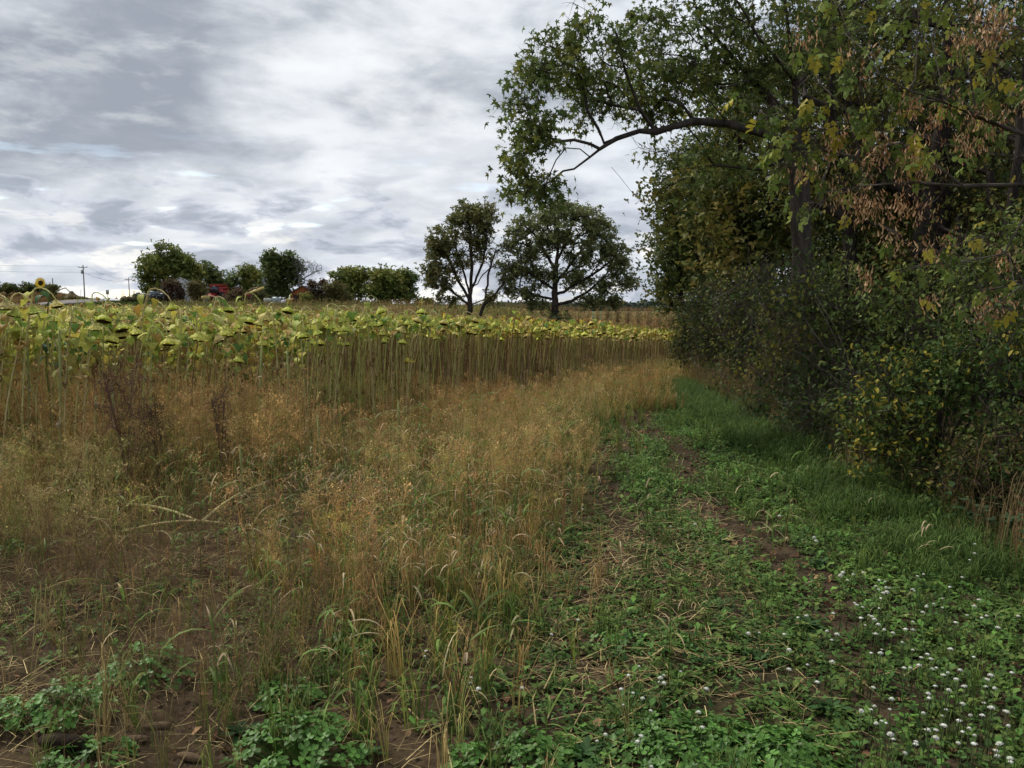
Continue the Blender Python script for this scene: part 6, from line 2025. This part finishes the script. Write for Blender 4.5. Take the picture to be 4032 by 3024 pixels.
# old tractor behind the mound
r = frame('tractor', 136.5, 172, 'old tractor with a pale cab window and rusty fender behind the brush mound', 'tractor', zpy=299.5)
part('body', M_paint, r, box(-.75, .2, -.2, 2.4, .5, 1.0, (.06, .055, .05))); 
cb = part('cab', M_paint, r, box(-.28, .3, .4, 1.3, .9, 1.45, (.08, .06, .05), .03)); part('window', M_glass, cb, box(-.2, .22, .37, .4, .75, 1.35, (.22, .32, .28)))
part('exhaust', M_metal, r, cyl((-.55, 0, .9), (-.58, 0, 1.75), .05, 6, (.07, .06, .06)), cyl((-.34, 0, .9), (-.34, 0, 1.72), .05, 6, (.07, .06, .06)))
part('fender', M_paint, r, (np.array([(.35, .2, .2), (.85, .2, .2), (.72, .2, 1.2), (.42, .2, 1.2), (.35, 1.3, .2), (.85, 1.3, .2), (.72, 1.3, 1.2), (.42, 1.3, 1.2)]), [[0, 1, 2, 3], [7, 6, 5, 4], [1, 5, 6, 2], [3, 2, 6, 7], [0, 3, 7, 4]], np.array((.20, .09, .055))))
for sx, yy, rr_ in ((-.7, 0, .35), (.1, 0, .35), (-.8, 1.2, .62), (.62, 1.2, .62)):
    w = part('wheel', M_rubber, r, cyl((sx - .14, yy, rr_), (sx + .14, yy, rr_), rr_, 16, (.025, .022, .02))); part('rim', M_metal, w, cyl((sx - .16, yy, rr_), (sx + .16, yy, rr_), rr_ * .5, 10, (.2, .1, .06)))

# poles and wires
PW = (.13, .115, .10)
def pole(px, D, top, base, label, arm=True, trans=False, rr_=.14):
    r = frame('utility_pole', px, D, label, 'utility pole', zpy=base)
    h = (base - top) * D / FPX
    part('post', M_wood, r, tube(np.array([(0, 0, -2), (0, 0, h * .5), (-.04, 0, h)]), [rr_ * 1.15, rr_, rr_ * .8], 10, PW))
    if arm:
        part('crossarm', M_wood, r, box(-1.25, 1.15, -.2, -.08, h - .75, h - .6, (.11, .09, .08)))
        part('brace', M_metal, r, cyl((-.6, -.14, h - .75), (0, -.14, h - 1.3), .03, 5, (.2, .2, .2)), cyl((.6, -.14, h - .75), (0, -.14, h - 1.3), .03, 5, (.2, .2, .2)))
        for sx in (-1.15, -.35, 1.05):
            part('insulator', M_glass, r, tube(np.array([(sx, -.14, h - .6), (sx, -.14, h - .5), (sx, -.14, h - .38)]), [.05, .10, .04], 8, (.22, .25, .25)))
    if trans:
        part('transformer', M_metal, r, cyl((-.42, 0, h - 2.4), (-.42, 0, h - 1.4), .27, 12, (.38, .40, .40)))
    return np.array(r.location) + np.array([0, 0, h])
t1 = pole(84.8, 228, 265.3, 298.8, 'tallest utility pole with crossarm and transformer at the road crest', trans=True)
t2 = pole(129.6, 292, 277.8, 301, 'second utility pole with a crossarm, farther along the road')
t3 = pole(53.7, 200, 278.3, 292, 'short bare topped pole rising from the hill bush', arm=False, rr_=.12)
pole(123.4, 250, 290.2, 300.5, 'thin short post between the road sign and the second pole', arm=False, rr_=.07)
def wire(a, b, sag, lab, r_=.022):
    t = np.linspace(0, 1, 24)[:, None]; p = a + (b - a) * t; p[:, 2] -= sag * 4 * (t[:, 0] * (1 - t[:, 0]))
    gq = Geo(); gq.one(T(*tube(p, [r_] * 24, 4, (.09, .09, .10))).done()); o = gq.build('power_line', M_metal, loc=a); tag(o, lab, 'cable')
l0 = np.array([-190., 165., t1[2] + 2.5])
off = np.array([0, 0, -.4])
wire(t1 + off + (1.05, -.14, 0), t2 + off + (1.05, -.14, 0), 1.2, 'upper wire between the two crossarm poles')
wire(t1 + (0, 0, -2.0), t2 + (0, 0, -.9), 1.2, 'thicker lower wire between the two crossarm poles', .035)
wire(l0, t1 + off + (-1.15, -.14, 0), 1.5, 'faint upper wire running from the left to the tallest pole')
wire(l0 + (0, 0, -1.6), t1 + (0, 0, -2.0), 1.5, 'faint lower wire running from the left to the tallest pole', .03)
wire(t2 + off + (1.05, -.14, 0), np.array([pt(205, 283, 290)[0], 290, t2[2] - 1.2]), 1.0, 'wire from the second pole to the farm trees')
# thin stake, road sign
r = frame('marker_stake', 80.4, 215, 'thin leaning white marker stake left of the tallest pole', 'stake', zpy=298)
part('stake', M_paint, r, cyl((-.12, 0, -.5), (.25, 0, 2.1), .035, 6, (.6, .6, .6))); part('flag', M_paint, r, box(.2, .34, -.02, .02, 1.8, 2.1, (.6, .6, .58)))
r = frame('road_sign', 107.8, 172, 'white rectangular road sign on a grey post by the road crest', 'road sign', zpy=300.6)
kk = 172 / FPX
part('post', M_metal, r, cyl((0.02, .04, -1.2), (0, .04, 6.4 * kk), .055, 8, (.22, .23, .24)))
hb, ht = 6.2 * kk, 10.6 * kk
pn = part('sign_panel', M_paint, r, box(-.32, .32, -.02, .02, hb, ht, (.42, .43, .42)))
part('border', M_paint, pn, *[box(a, b, -.032, -.022, c, d, (.10, .10, .10)) for a, b, c, d in ((-.31, -.285, hb + .02, ht - .02), (.285, .31, hb + .02, ht - .02), (-.285, .285, hb + .02, hb + .045), (-.285, .285, ht - .045, ht - .02))])
mid = hb + (ht - hb) * .55
part('lettering', M_paint, pn, *[box(a, a + .05, -.032, -.022, mid, mid + .12, (.08, .09, .09)) for a in (-.24, -.16, -.08, 0, .08, .16)])
lt = hb + .14
part('letter', M_paint, pn, box(-.11, -.06, -.032, -.022, lt, lt + .28, (.10, .09, .085)), box(.06, .11, -.032, -.022, lt, lt + .28, (.10, .09, .085)),
     (np.array([(-.0599, -.03, lt + .28), (-.0599, -.03, lt + .2), (.0599, -.03, lt), (.0599, -.03, lt + .08)]), [[0, 1, 2, 3]], np.array((.10, .09, .085))))
